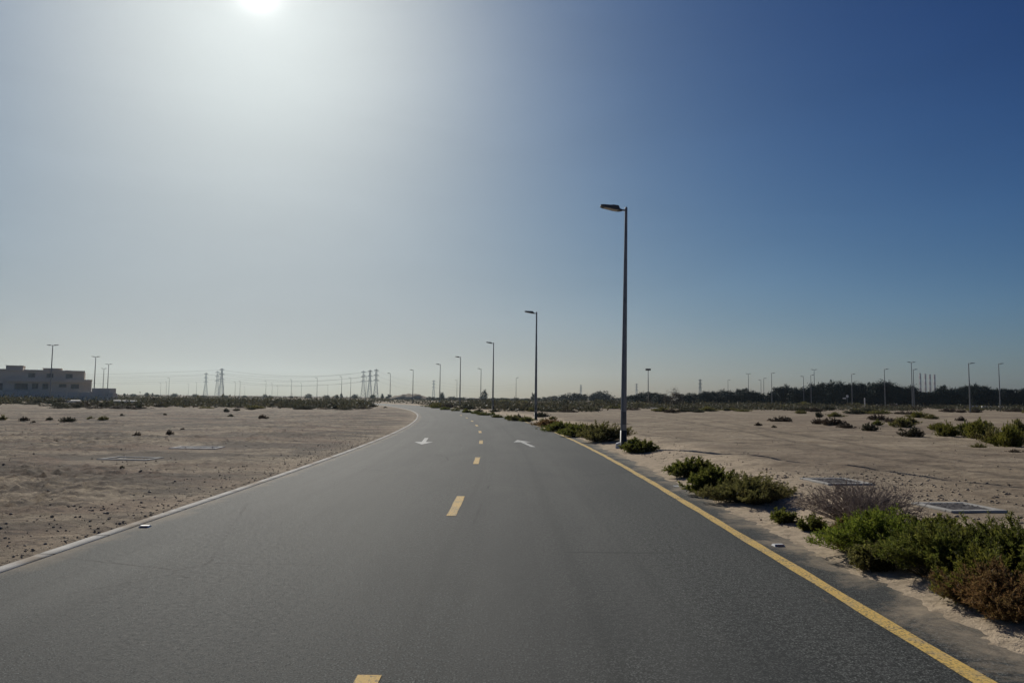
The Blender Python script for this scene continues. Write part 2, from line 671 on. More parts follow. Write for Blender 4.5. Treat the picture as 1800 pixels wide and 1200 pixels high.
def mat_plain(name, c0, rough=0.6, var=0.25, scale=6.0, spec=0.4):
    M = Mat(name)
    a = M.noise(M.coord(), scale, 4, 0.6)
    M.set(M.ramp(a, [(0.3, tuple(x * (1 - var) for x in c0)), (0.7, tuple(min(1, x * (1 + var)) for x in c0))]), rough, spec=spec)
    return M.m


def mat_leaf(name, stops, trans=0.4, patch=1.6, patch_col=None, patch_amt=0.6, rough=0.65):
    M = Mat(name)
    g = M.n('ShaderNodeNewGeometry').outputs['Random Per Island']
    k = M.ramp(g, stops)
    if patch_col:
        k = M.mix(M.ramp(M.noise(M.coord(), patch, 3, 0.6), [(0.45, 0.0), (0.68, patch_amt)]), k, patch_col)
    info = M.n('ShaderNodeObjectInfo').outputs['Random']
    k = M.mix(M.math('MULTIPLY', info, 0.35), k, M.mix(1.0, k, (0.70, 0.62, 0.60), 'MULTIPLY'))
    M.set(k, rough, spec=0.25)
    tr = M.n('ShaderNodeBsdfTranslucent')
    M.put(tr.inputs['Color'], k)
    mx = M.n('ShaderNodeMixShader')
    mx.inputs[0].default_value = trans
    M.t.links.new(M.b.outputs[0], mx.inputs[1])
    M.t.links.new(tr.outputs[0], mx.inputs[2])
    M.t.links.new(mx.outputs[0], M.out.inputs['Surface'])
    return M.m


GROUND, ASPHALT, KERB = mat_ground(), mat_asphalt(), mat_kerb()
YELLOW = mat_paint("yellow_paint", (0.86, 0.57, 0.15), (0.14, 0.115, 0.07), 0.462)
YELLOW_OLD = mat_paint("worn_yellow_paint", (0.80, 0.50, 0.11), (0.09, 0.08, 0.055), 0.46)
WHITE = mat_paint("white_paint", (0.60, 0.60, 0.58), (0.09, 0.09, 0.085), 0.46)
CONC = mat_concrete("pale_concrete", (0.36, 0.34, 0.31), (0.52, 0.50, 0.46))
WHITEC = mat_concrete("whitish_concrete", (0.52, 0.49, 0.45), (0.72, 0.69, 0.64), 2.0)
CONC_D = mat_concrete("grey_gravel", (0.055, 0.052, 0.055), (0.15, 0.14, 0.14), 18)
STEEL = mat_metal("galvanised_steel", (0.20, 0.205, 0.21), (0.33, 0.335, 0.34), 0.5, 0.55)
STEEL_D = mat_plain("dark_painted_steel", (0.030, 0.034, 0.042), 0.5, 0.3)
LAMP_BODY = mat_plain("lamp_grey", (0.09, 0.095, 0.10), 0.45, 0.15)
LENS = mat_plain("lamp_lens", (0.45, 0.45, 0.43), 0.2, 0.05)
PYLON = mat_plain("pylon_steel", (0.16, 0.165, 0.17), 0.7, 0.15, 0.3)
WIRE = mat_plain("wire", (0.10, 0.10, 0.10), 0.7, 0.1)
PLASTER = mat_concrete("plaster_beige", (0.66, 0.57, 0.46), (0.76, 0.66, 0.54), 0.25)
PLASTER_D = mat_concrete("plaster_grey", (0.62, 0.55, 0.47), (0.72, 0.64, 0.55), 0.3)
GLASS = mat_plain("dark_window_glass", (0.12, 0.12, 0.12), 0.12, 0.1, 1.0, 0.6)
FRAME = mat_plain("window_frame_grey", (0.16, 0.16, 0.16), 0.5, 0.1)
BARK = mat_plain("bark", (0.09, 0.07, 0.055), 0.9, 0.35, 5.0, 0.1)
TWIG = mat_plain("dry_twig", (0.25, 0.20, 0.175), 0.9, 0.3, 9.0, 0.1)
STEM = mat_plain("green_stem", (0.10, 0.085, 0.045), 0.8, 0.3, 9.0, 0.2)
STONE = mat_concrete("stone", (0.30, 0.24, 0.18), (0.50, 0.42, 0.32), 2.5)
WHITEP = mat_plain("white_plastic", (0.75, 0.75, 0.73), 0.5, 0.08)
REFL = mat_plain("reflector", (0.12, 0.05, 0.03), 0.15, 0.2, 20, 0.6)

LEAF_BRIGHT = mat_leaf("leaf_bright_green", [(0.0, (0.092, 0.1267, 0.0186)), (0.5, (0.161, 0.2068, 0.029)), (1.0, (0.2608, 0.2734, 0.0466))], 0.62)
LEAF_GREEN = mat_leaf("leaf_green", [(0.0, (0.0804, 0.1039, 0.0235)), (0.6, (0.153, 0.1733, 0.0347)), (1.0, (0.2487, 0.2441, 0.052))], 0.6, 1.8, (0.12, 0.085, 0.03), 0.45)
LEAF_OLIVE = mat_leaf("leaf_olive", [(0.0, (0.1137, 0.1155, 0.042)), (0.6, (0.1837, 0.1837, 0.0595)), (1.0, (0.2888, 0.2625, 0.0875))], 0.6, 1.5, (0.13, 0.085, 0.04), 0.5)
LEAF_RUST = mat_leaf("leaf_rust", [(0.0, (0.1487, 0.0788, 0.0385)), (0.6, (0.2275, 0.1313, 0.056)), (1.0, (0.2975, 0.21, 0.0788))], 0.55, 2.2, (0.075, 0.075, 0.028), 0.6)
LEAF_YELLOW = mat_leaf("leaf_yellow_green", [(0.0, (0.0966, 0.1034, 0.0206)), (0.6, (0.1794, 0.1794, 0.0304)), (1.0, (0.276, 0.2484, 0.0484))], 0.55, 0.7, (0.07, 0.075, 0.022), 0.7)
LEAF_DRAB = mat_leaf("leaf_drab", [(0.0, (0.0504, 0.0567, 0.0347)), (0.6, (0.0861, 0.0861, 0.0504)), (1.0, (0.1313, 0.1176, 0.0683))], 0.4, 0.5, (0.085, 0.068, 0.048), 0.6)
LEAF_BROWN = mat_leaf("leaf_brown", [(0.0, (0.060, 0.045, 0.033)), (0.6, (0.095, 0.070, 0.050)), (1.0, (0.14, 0.10, 0.07))], 0.30)
LEAF_TREE = mat_leaf("leaf_tree", [(0.0, (0.005, 0.020, 0.019)), (0.6, (0.009, 0.032, 0.027)), (1.0, (0.020, 0.052, 0.038))], 0.05, 0.25, (0.012, 0.028, 0.022), 0.6)
LEAF_ACACIA = mat_leaf("leaf_acacia", [(0.0, (0.050, 0.042, 0.038)), (0.6, (0.075, 0.062, 0.052)), (1.0, (0.10, 0.085, 0.065))], 0.3)

# ------------------------------------------------------------------ ground: one sheet to the horizon, finer where it is close


def build_ground():
    R = [2.0]
    while R[-1] < 2500:
        r = R[-1]
        R.append(r + max(0.035, r * (0.0062 if r < 70 else 0.012 if r < 300 else 0.04)))
    R = np.array([0.3, 1.0] + R)
    fine = np.radians(np.linspace(-50, 50, 640))
    coarse = np.radians(np.linspace(50, 310, 62))[1:-1]
    A = np.concatenate([fine, coarse])
    nr, na = len(R), len(A)
    rr, aa = np.meshgrid(R, A, indexing='ij')
    x, y = rr * np.sin(aa), rr * np.cos(aa)
    z, loose, pressed = land(x.ravel(), y.ravel())
    s, l = road_sl(x.ravel(), y.ravel())
    leftness = sstep(-3, -6, l) * (1 - sstep(60, 120, np.hypot(x, y).ravel()))
    V = np.stack([x.ravel(), y.ravel(), z], 1)
    i = np.arange(nr - 1)[:, None] * na
    j = np.arange(na)[None, :]
    j2 = (j + 1) % na
    F = np.stack([i + j, i + na + j, i + na + j2, i + j2], -1).reshape(-1, 4)
    # close the middle
    V = np.vstack([V, [[0, 0, -0.06]]])
    c = len(V) - 1
    me = np_mesh("ground", V, F, {"loose": np.append(loose, 0), "leftness": np.append(leftness, 0), "pressed": np.append(pressed, 0)})
    o = link_mesh("ground", me, GROUND, None, True)
    return tag(o, kind="structure")


build_ground()

# ------------------------------------------------------------------ road, kerb and painted markings


def strip(name, mat, s0, s1, l0, l1, z, ns, nl, parent=None, wob=0.0, thick=0.0):
    S = np.linspace(s0, s1, ns + 1)
    Lr = np.linspace(l0, l1, nl + 1)
    V, lat, run = [], [], []
    for i, s in enumerate(S):
        for j, l in enumerate(Lr):
            ll = l
            if wob and j in (0, nl):
                ll = l + wob * math.sin(s * 3.1 + j) * math.sin(s * 1.3 + 2 * j)
            px, py = road_pt(s, ll)
            V.append((px, py, z))
            lat.append(l)
            run.append(s)
    w = nl + 1
    F = [(i * w + j, i * w + j + 1, (i + 1) * w + j + 1, (i + 1) * w + j) for i in range(ns) for j in range(nl)]
    if thick:
        b = len(V)
        V += [(x, y, zz - thick) for x, y, zz in V]
        lat += lat
        run += run
        for i in range(ns):
            F.append((i * w + nl, b + i * w + nl, b + (i + 1) * w + nl, (i + 1) * w + nl))
            F.append((b + i * w, i * w, (i + 1) * w, b + (i + 1) * w))
        for j in range(nl):
            F.append((j, b + j, b + j + 1, j + 1))
    me = np_mesh(name, V, F, {"lat": lat, "run": run})
    return link_mesh(name, me, mat, parent)


road = tag(strip("road", ASPHALT, -8, 330, L_EDGE - 0.08, R_EDGE, 0.0, 420, 26), kind="structure")
kerb = tag(strip("kerb", KERB, -8, 330, L_KERB, L_EDGE, 0.005, 420, 2, thick=0.15), kind="structure")
line = strip("edge_line", YELLOW, -6, 330, R_LINE - 0.065, R_LINE + 0.065, 0.004, 1400, 1, road, 0.010)
CL = -0.80
for k in range(9):
    s0 = 2.30 + 7.85 * k
    strip("centre_dash", YELLOW_OLD, s0, s0 + (2.09 if k == 0 else 2.0), CL - 0.065, CL + 0.065, 0.004, 12, 1, road, 0.006)
strip("shoulder_stripe", WHITE, 13.75, 13.95, 3.02, 3.45, 0.004, 2, 4, road, 0.01)


def arrow(s, l, turn, flip):
    a = road_heading(s) + turn + (math.pi if flip else 0)
    cx, cy = road_pt(s, l)
    pts = [(-0.075, -2.0), (0.075, -2.0), (0.075, 0.55), (0.33, 0.55), (0, 2.0), (-0.33, 0.55), (-0.075, 0.55)]
    V = [(cx + x * math.cos(a) - y * math.sin(a), cy + x * math.sin(a) + y * math.cos(a), 0.0045) for x, y in pts]
    me = bpy.data.meshes.new("lane_arrow")
    me.from_pydata(V, [], [(0, 1, 2, 6), (3, 4, 5, 6, 2)])
    link_mesh("lane_arrow", me, WHITE, road)


arrow(26.4, 0.75, math.radians(5), False)
arrow(27.2, -2.86, math.radians(2), True)

# raised pavement studs


def stud(x, y, label):
    t = thing("road_stud", label, "road stud", (x, y, 0.0), 0.1, "raised studs on the asphalt")
    MB().loft([[(-.06, -.05, .001), (.06, -.05, .001), (.06, .05, .001), (-.06, .05, .001)],
               [(-.05, -.025, .022), (.05, -.025, .022), (.05, .025, .022), (-.05, .025, .022)]]).build("stud_body", WHITEP, t)
    MB().box(-.04, .04, -.0465, -.036, .006, .0175).build("reflector", REFL, t)


stud(*at(255, 926), "small white road stud on the asphalt beside the left concrete kerb")
stud(*at(1368, 959), "small white road stud on the asphalt right of the yellow edge line")

# ------------------------------------------------------------------ street lamps


def lamp_head(parent, sgn, H, length=0.86, w=0.30):
    """luminaire reaching sideways (local x) from the pole top"""
    def ring(x, z0, z1, hw):
        return [(sgn * x, -hw, z0), (sgn * x, hw, z0), (sgn * x, hw * 0.8, z1), (sgn * x, -hw * 0.8, z1)]
    h = MB()
    h.loft([ring(0.13, H - 0.10, H - 0.045, 0.035), ring(0.20, H - 0.115, H - 0.035, 0.06), ring(0.27, H - 0.095, H + 0.055, w / 2),
            ring(0.45, H - 0.075, H + 0.075, w / 2), ring(0.52, H - 0.055, H + 0.062, w / 2), ring(0.78, H - 0.005, H + 0.080, w * 0.46),
            ring(length, H + 0.025, H + 0.070, w * 0.38)])
    head = h.build("lamp_head", LAMP_BODY, parent)
    MB().loft([[(sgn * x, -hw, z) for x, hw, z in ((.30, .11, H - .094), (.74, .10, H - .016))] +
               [(sgn * x, hw, z) for x, hw, z in ((.74, .10, H - .016), (.30, .11, H - .094))],
               [(sgn * x, -hw, z - .008) for x, hw, z in ((.30, .11, H - .094), (.74, .10, H - .016))] +
               [(sgn * x, hw, z - .008) for x, hw, z in ((.74, .10, H - .016), (.30, .11, H - .094))]]).build("lens", LENS, head)
    MB().tube([(sgn * 0.03, 0, H - 0.075), (sgn * 0.16, 0, H - 0.075)], [0.028, 0.028], 8).build("arm", STEEL, parent)


def make_lamp(H, double=False, base=True, r0=0.098, r1=0.045):
    t = thing("street_lamp", "grey street lamp", "street lamp")
    MB().tube([(0, 0, -0.1), (0, 0, 0.55), (0, 0, 2.0), (0, 0, H - 0.02), (0, 0, H + 0.03)],
              [r0, r0, r0 * 0.92, r1, r1 * 0.8], 14).build("pole", STEEL, t, True)
    if base:
        MB().tube([(0, 0, -0.05), (0, 0, 0.05), (0, 0, 0.07), (0, 0, 0.56)],
                  [r0 * 1.75, r0 * 1.7, r0 * 1.15, r0 * 1.08], 14).build("base_sleeve", STEEL_D, t, True)
        d = MB().box(-0.055, 0.055, -r0 * 1.02, -r0 * 0.85, 0.75, 1.15).build("access_door", LAMP_BODY, t)
    lamp_head(t, -1, H)
    if double:
        lamp_head(t, 1, H)
    return t


lamp0 = make_lamp(7.75)
# the row along the right verge; each (px of the pole, distance)
row = [(1095.5, 24.2, "tall grey street lamp nearest the camera, rising from green bushes on the right verge"),
       (942, 53.0, "second street lamp along the right verge, its foot in low dark shrubs"),
       (866.5, 84.0, "third street lamp along the right verge, at the start of the bend"),
       (808.5, 114.0, "fourth street lamp along the road bend"),
       (773.0, 140.0, "fifth street lamp along the road bend"),
       (725.5, 171.0, "sixth street lamp along the bend, behind the far carriageway"),
       (685.5, 198.0, "seventh street lamp along the bend, with the far strip of road at its foot")]
for i, (px, d, lb) in enumerate(row):
    x = far(px, d)
    s, l = road_sl(np.array([x]), np.array([d]))
    a = road_heading(float(s[0]))
    o = lamp0 if i == 0 else copy_thing(lamp0)
    o.location = (x, d, gz(x, d) - 0.02)
    o.rotation_euler = (0, math.radians(0.75) if i == 0 else 0, a)
    o.scale = (1, 1, 1.022 if i == 0 else 1.0)
    tag(o, lb, "street lamp", "street lamps along the right verge of the road")

# farther lamp posts on the plain: (px, py of top, assumed height, kind, arm to the right?)
double0 = make_lamp(10.4, True, False, 0.11, 0.055)
single_far = make_lamp(9.0, False, False, 0.10, 0.05)
far_posts = [
    (88, 606, 10.4, 'd', 0, "double-armed lamp post standing in front of the beige villa"),
    (165, 627, 10.4, 'd', 0, "double-armed lamp post just right of the beige villa's lower annexe"),
    (188.5, 640, 10.4, 'd', 0, "rightmost double-armed lamp post by the villa, above the end of its boundary wall"),
    (180.5, 648, 10.4, 'd', 0, "faint double-armed lamp post between two taller ones beside the villa wall"),
]
L1 = "thin lamp post far out on the hazy left plain"
for px, py in ((282, 673), (292, 671), (296.5, 664), (331, 675), (345, 672), (393, 670), (413, 671), (421.5, 669), (430, 680), (467, 669), (478, 673), (488, 678),
               (511.7, 667), (529.5, 673), (557, 664.5), (576, 677), (600, 662), (616, 664), (643, 660), (803, 668)):
    far_posts.append((px, py, 9.0, 's', 0, L1))
far_posts += [
    (845, 648, 9.0, 's', 0, "thin lamp post on the plain just left of the third verge lamp"),
    (907, 664, 9.0, 's', 1, "thin lamp post on the plain left of the second verge lamp"),
    (1705, 638, 7.75, 's', 1, "tall single-armed lamp post near the right edge, second from the right"),
    (1758, 639.5, 9.0, 's', 1, "rightmost lamp post in front of the dark trees, white blocks at its foot"),
    (1556, 648.5, 9.0, 's', 1, "single-armed lamp post in front of the trees, left of the four striped chimneys"),
    (1607, 649, 9.0, 's', 1, "shorter single-armed lamp post close beside the four striped chimneys"),
    (1357, 656, 9.0, 's', 1, "single-armed lamp post at the left end of the tall dark tree mass"),
    (1343, 665, 9.0, 's', 1, "right one of the paired lamp posts in the gap between the dark tree masses"),
    (1338, 668, 9.0, 's', 0, "left, fainter one of the paired lamp posts in the gap between the dark tree masses"),
    (1426, 659, 9.0, 's', 1, "single-armed lamp post in front of the middle of the dark trees"),
    (1413, 662, 9.0, 's', 0, "faint lamp post left of the paired posts among the dark trees"),
    (1280, 668, 9.0, 's', 1, "short lamp post over the lower dark trees on the right"),
    (1498, 657, 9.0, 's', 1, "lamp post in front of the highest stretch of dark trees, right of the white sign"),
    (1604, 636, 12.0, 'd', 0, "tall double-armed lamp post left of the four striped chimneys"),
    (1316, 657, 12.0, 'd', 0, "thin double-armed post over the lower dark trees"),
    (1432, 650, 12.0, 'd', 0, "tall thin double-armed post behind the middle of the dark trees"),
]
used_s = used_d = False
for px, py, H, k, right, lb in far_posts:
    hz = horizon(px)
    d = (H - EYE) * FPX / (hz - py) * 1.0
    x = far(px, d)
    if k == 'd':
        o = double0 if not used_d else copy_thing(double0)
        used_d = True
        sc = H / 10.4
    else:
        o = single_far if not used_s else copy_thing(single_far)
        used_s = True
        sc = H / 9.0
    wd = max(1.0, min(1.9, d / 170.0))
    o.location = (x, d, gz(x, d) - 0.05)
    o.rotation_euler = (0, 0, math.pi if right else 0.0)
    o.scale = (1.25 if k == 'd' else 1.1, 1.0, sc)
    grp = "lamp posts out on the plain"
    tag(o, lb, "lamp post", grp)

# high-mast light
x = far(1139.5, 215)
hm = thing("floodlight_mast", "tall floodlight mast with a round lamp cluster, right of the nearest street lamp", "light mast", (x, 215, gz(x, 215)))
Hm = top(1139.5, 650, 215)
MB().tube([(0, 0, -.1), (0, 0, Hm)], [.16, .09], 10).build("pole", STEEL, hm, True)
MB().tube([(0, 0, Hm - .25), (0, 0, Hm - .1), (0, 0, Hm + .1)], [.25, .55, .5], 14).build("ring", LAMP_BODY, hm)
for k in range(6):
    a = k * math.pi / 3
    MB().box(math.cos(a) * .55 - .2, math.cos(a) * .55 + .2, math.sin(a) * .55 - .2, math.sin(a) * .55 + .2, Hm - .28, Hm + .28).build("floodlight", LAMP_BODY, hm, bevel=.04)

# ------------------------------------------------------------------ power pylons and their lines


def make_pylon(H):
    t = thing("power_pylon", "lattice pylon", "pylon")
    m = MB()
    W = [(0, H * 0.085), (H * 0.30, H * 0.058), (H * 0.55, H * 0.034), (H * .97, H * 0.022), (H, H * 0.012)]

    def half(z):
        return np.interp(z, [a for a, _ in W], [b for _, b in W])
    lv = [0, .13, .25, .36, .46, .55, .63, .71, .78, .85, .92, 1.0]
    bw = 0.42
    for a, b in zip(lv[:-1], lv[1:]):
        z0, z1 = a * H, b * H
        h0, h1 = half(z0), half(z1)
        c0 = [(-h0, -h0, z0), (h0, -h0, z0), (h0, h0, z0), (-h0, h0, z0)]
        c1 = [(-h1, -h1, z1), (h1, -h1, z1), (h1, h1, z1), (-h1, h1, z1)]
        for k in range(4):
            q = (k + 1) % 4
            m.bar(c0[k], c1[k], bw)
            m.bar(c0[k], c1[q], bw * .55)
            m.bar(c0[q], c1[k], bw * .55)
            m.bar(c1[k], c1[q], bw * .5)
    m.build("tower", PYLON, t)
    for z, w in ((.60, .10), (.78, .095), (.95, .085)):
        a = MB()
        for sg in (-1, 1):
            for dy in (-half(z * H), half(z * H)):
                a.bar((0, dy, z * H), (sg * w * H, 0, z * H), bw * 1.3)
                a.bar((0, dy, z * H + H * .045), (sg * w * H, 0, z * H), bw)
            a.bar((sg * w * H, 0, z * H), (sg * w * H, 0, z * H - H * .035), bw * .7)
        a.build("crossarm", PYLON, t)
    return t


pyl = make_pylon(45.0)
PY = {}
plist = [('a', 361, 655, "leftmost lattice power pylon of the left-hand three"), ('b', 381, 652, "middle lattice power pylon of the left-hand three"),
         ('c', 388.5, 647, "tallest lattice power pylon, rightmost of the left-hand three"),
         ('d', 638, 651.5, "leftmost lattice power pylon of the three left of the bend's lamps"),
         ('e', 649.5, 650, "middle lattice power pylon of the three left of the bend's lamps"),
         ('f', 660.5, 648.5, "rightmost lattice power pylon of the three left of the bend's lamps"),
         ('g', 762, 668, "faint lattice power pylon over the road's far end, left of the fifth verge lamp"),
         ('h', 1021, 676, "faint far lattice pylon over the dark clump of trees left of the nearest lamp"),
         ('i', 1119, 674, "faint far lattice pylon just right of the nearest lamp"),
         ('j', 1231, 666, "faint far lattice pylon over the low trees right of the lone bush-like tree")]
for i, (k, px, py, lb) in enumerate(plist):
    hz = horizon(px)
    d = min((45 - EYE) * FPX / (hz - py), 2050)
    H = top(px, py, d)
    x = far(px, d)
    o = pyl if i == 0 else copy_thing(pyl)
    o.location = (x, d, -0.2)
    o.rotation_euler = (0, 0, 0.25 + 0.2 * math.sin(i * 2.1))
    o.scale = (1, 1, H / 45.0)
    tag(o, lb, "pylon", "lattice power pylons on the horizon")
    PY[k] = (Vector((x, d, 0)), H)


def wire(p0, p1, sag, r, label):
    m = MB()
    n = 22
    pts, rr = [], []
    for i in range(n + 1):
        t = i / n
        p = p0.lerp(p1, t)
        p.z -= sag * 4 * t * (1 - t)
        pts.append(p)
        rr.append(r)
    m.tube(pts, rr, 4)
    o = m.build("power_line", WIRE)
    tag(o, label, "power line", "power lines strung between the pylons")


offl = Vector((far(-260, 1500), 1500, 0))
offr = Vector((far(905, 2000), 2000, 0))
for lev in (.60, .77, .94):
    for a, b, lb in ((None, 'a', "thin power line sagging from the left edge to the leftmost pylon"),
                     (None, 'c', "thin power line sagging from the left edge to the tallest pylon"),
                     ('b', 'd', "thin power line sagging between the middle pylons of both pylon threesomes"),
                     ('c', 'e', "thin power line sagging from the tallest pylon to the right-hand group of three"),
                     ('f', 'g', "thin power line from the right-hand three pylons to the lone pylon"),
                     ('g', 'z', "thin power line running on right from the pylon over the road's far end")):
        pa = offl if a is None else PY[a][0]
        ha = 45 if a is None else PY[a][1]
        pb, hb = (offr, 40) if b == 'z' else PY[b]
        wire(Vector((pa.x, pa.y, ha * lev)), Vector((pb.x, pb.y, hb * lev)), 9.0, 0.11, lb)

# ------------------------------------------------------------------ four banded chimneys far beyond the trees


def mat_chimney():
    M = Mat("banded_chimney")
    s = M.n('ShaderNodeSeparateXYZ')
    M.put(s.inputs[0], M.coord())
    k = M.math('LESS_THAN', M.math('FRACT', M.math('DIVIDE', s.outputs['Z'], 16.0)), 0.5)
    a = M.noise(M.coord(), 0.15, 4)
    M.set(M.mix(M.math('MULTIPLY', a, 0.35), M.mix(k, (0.58, 0.53, 0.50), (0.46, 0.30, 0.27)), (0.2, 0.19, 0.18)), 0.85)
    return M.m


CHIM = mat_chimney()
for px, py, lb in ((1618.8, 656, "leftmost and tallest looking of the four banded chimneys beyond the trees"), (1627.8, 657.3, "second of the four banded chimneys from the left"),
                   (1636, 658, "third of the four banded chimneys from the left"), (1644, 658.2, "rightmost of the four banded chimneys beyond the trees")):
    d = 2000
    x = far(px, d)
    H = top(px, py, d)
    t = thing("power_station_chimney", lb, "chimney", (x, d, 0), 0, "banded chimneys beyond the trees")
    MB().tube([(0, 0, -1), (0, 0, H * .5), (0, 0, H)], [3.3, 2.7, 2.3], 16).build("stack", CHIM, t, True)
    MB().tube([(0, 0, H - 2), (0, 0, H + .4)], [2.75, 2.75], 16).build("rim", PLASTER_D, t)

# ------------------------------------------------------------------ villa on the left and its wall


def villa():
    Y0, TURN = 172.0, math.radians(29)
    ox = far(100, Y0)
    t = thing("villa", "two-storey beige flat-roofed villa standing at the far left", "house", (ox, Y0, 0), TURN)
    cs, sn = math.cos(TURN), math.sin(TURN)

    def X(px):                                 # place along the turned front for a photo column
        k = far(px, 1000.0) / 1000.0
        return (k * Y0 - ox) / (cs - k * sn)

    def Z(px, py):
        return top(px, py, Y0 + X(px) * sn)
    zr = Z(75, 652)
    wmb = MB()
    wmb.box(X(-70), X(147), 0, 14, -0.3, zr)
    wall = wmb.build("wall", PLASTER, t)
    MB().box(X(-71), X(8) - .1, -.25, 14.2, zr + .003, Z(0, 648)).build("upper_block", PLASTER, t)
    tw = MB().box(X(8), X(38), -.35, 6, zr + .003, Z(20, 643)).build("stair_tower", PLASTER_D, t)
    MB().box(X(7.2), X(38.8), -.45, 6.1, Z(20, 643) + .003, Z(20, 642)).build("coping", PLASTER, tw)
    rb = MB().box(X(73), X(105), 1, 7, zr + .003, Z(90, 648)).build("roof_room", PLASTER_D, t)
    MB().box(X(72), X(106), .8, 7.2, Z(90, 648) + .003, Z(90, 646.8)).build("coping", PLASTER, rb)
    MB().box(X(39), X(147.6), -.3, -.003, Z(90, 653.5), zr + .25).build("parapet_band", PLASTER, t)
    MB().box(X(112), X(122), 2, 5, zr + .003, Z(117, 650.3)).build("roof_tank", PLASTER_D, t)
    MB().box(X(10), X(158), -.9, -.003, Z(90, 671.5), Z(90, 666)).build("canopy", PLASTER, t)
    an = MB().box(X(147) + .003, X(160), .5, 11, -.3, Z(153, 668)).build("annexe", PLASTER_D, t)
    MB().box(X(147) + .05, X(160.7), .3, 11.1, Z(153, 668) + .003, Z(153, 667.2)).build("coping", PLASTER, an)
    for x0, x1, y0, y1 in ((-40, -22, 674, 684), (-8, 4, 674, 686), (25, 48, 674, 684), (56, 66, 673.5, 683), (74, 84, 673.5, 683), (103, 116, 674, 680), (124, 138, 674, 682),
                           (48, 60, 655.5, 663), (80, 92, 655.5, 663), (114, 126, 656, 663), (-40, -20, 655, 663)):
        a, b = X(x0), X(x1)
        z1, z0 = Z(60, y0), Z(60, y1)
        f = MB()
        w = .14
        f.box(a, b, -.10, -.003, z1 - w, z1).box(a, b, -.10, -.003, z0, z0 + w)
        f.box(a, a + w, -.098, -.004, z0 + w, z1 - w).box(b - w, b, -.098, -.004, z0 + w, z1 - w)
        f.box((a + b) / 2 - .05, (a + b) / 2 + .05, -.096, -.004, z0 + w, z1 - w)
        fo = f.build("window", FRAME, t)
        MB().box(a + w, b - w, -.05, -.006, z0 + w, z1 - w).build("pane", GLASS, fo)


villa()
Yw = 164.0
ox = far(70, Yw)
wl = thing("boundary_wall", "low grey boundary wall along the front of the beige villa", "wall", (ox, Yw, 0))
m = MB().box(far(-70, Yw) - ox, far(191, Yw) - ox, 0, .25, -.3, top(100, 688.5, Yw))
m.build("wall_panel", PLASTER_D, wl)
for px in range(-60, 200, 22):
    xx = far(px, Yw) - ox
    if xx < far(189, Yw) - ox:
        MB().box(xx - .22, xx + .22, -.12, .37, -.3, top(100, 687.6, Yw)).build("pier", PLASTER, wl)
MB().box(far(160, Yw) - ox, far(191, Yw) - ox, .253, 3, -.3, top(170, 682, Yw)).build("tall_section", PLASTER_D, wl)
MB().box(far(191, Yw) - ox + .003, far(198, Yw) - ox, .1, 2, -.3, top(195, 691, Yw)).build("end_section", PLASTER_D, wl)

# pale levelled strips of ground beyond the scrub


def pale_strip(name, px0, px1, d0, d1, mat, h=0.06):
    m = MB()
    xs = np.linspace(0, 1, 9)
    base = max(gz(far((px0 + px1) / 2, d), d) for d in (d0, d1)) + .05
    ring = [(far(px0 + (px1 - px0) * t, d0 + math.sin(9 * t) * .8), d0 + math.sin(9 * t) * .8) for t in xs]
    ring += [(far(px0 + (px1 - px0) * t, d1 + math.sin(7 * t) * .8), d1 + math.sin(7 * t) * .8) for t in xs[::-1]]
    m.loft([[(x, y, base - .4) for x, y in ring], [(x, y, base + h) for x, y in ring]])
    return tag(m.build(name, mat), kind="structure")


PALE = mat_concrete("pale_sand_fill", (0.55, 0.52, 0.47), (0.70, 0.67, 0.61), 0.5)
pale_strip("path", 100, 142, 128, 146, PALE, .25)
pale_strip("path", 200, 262, 134, 148, PALE, .22)
pale_strip("path", 985, 1033, 112, 116, PALE, .10)
pale_strip("path", 1140, 1178, 120, 123, PALE, .05)

# low grey mound beyond the bend
mv, mf = [], []
nx, ny = 40, 16
cx, cy = far(716, 380), 390.0
for i in range(nx + 1):
    for j in range(ny + 1):
        u, v = i / nx * 2 - 1, j / ny * 2 - 1
        e = max(0, 1 - u * u) * max(0, 1 - v * v)
        x, y = cx + u * 12, cy + v * 9
        mv.append((x, y, -0.4 + 3.4 * e ** .7 * (1 + .35 * float(fbm(np.array([x]), np.array([y]), .25, 3)[0]))))
for i in range(nx):
    for j in range(ny):
        a = i * (ny + 1) + j
        mf.append((a, a + ny + 1, a + ny + 2, a + 1))
tag(link_mesh("hill", np_mesh("hill", mv, mf, {"loose": [0] * len(mv), "leftness": [0] * len(mv)}), GROUND, None, True), kind="structure")

# ------------------------------------------------------------------ small concrete chambers, blocks, signs


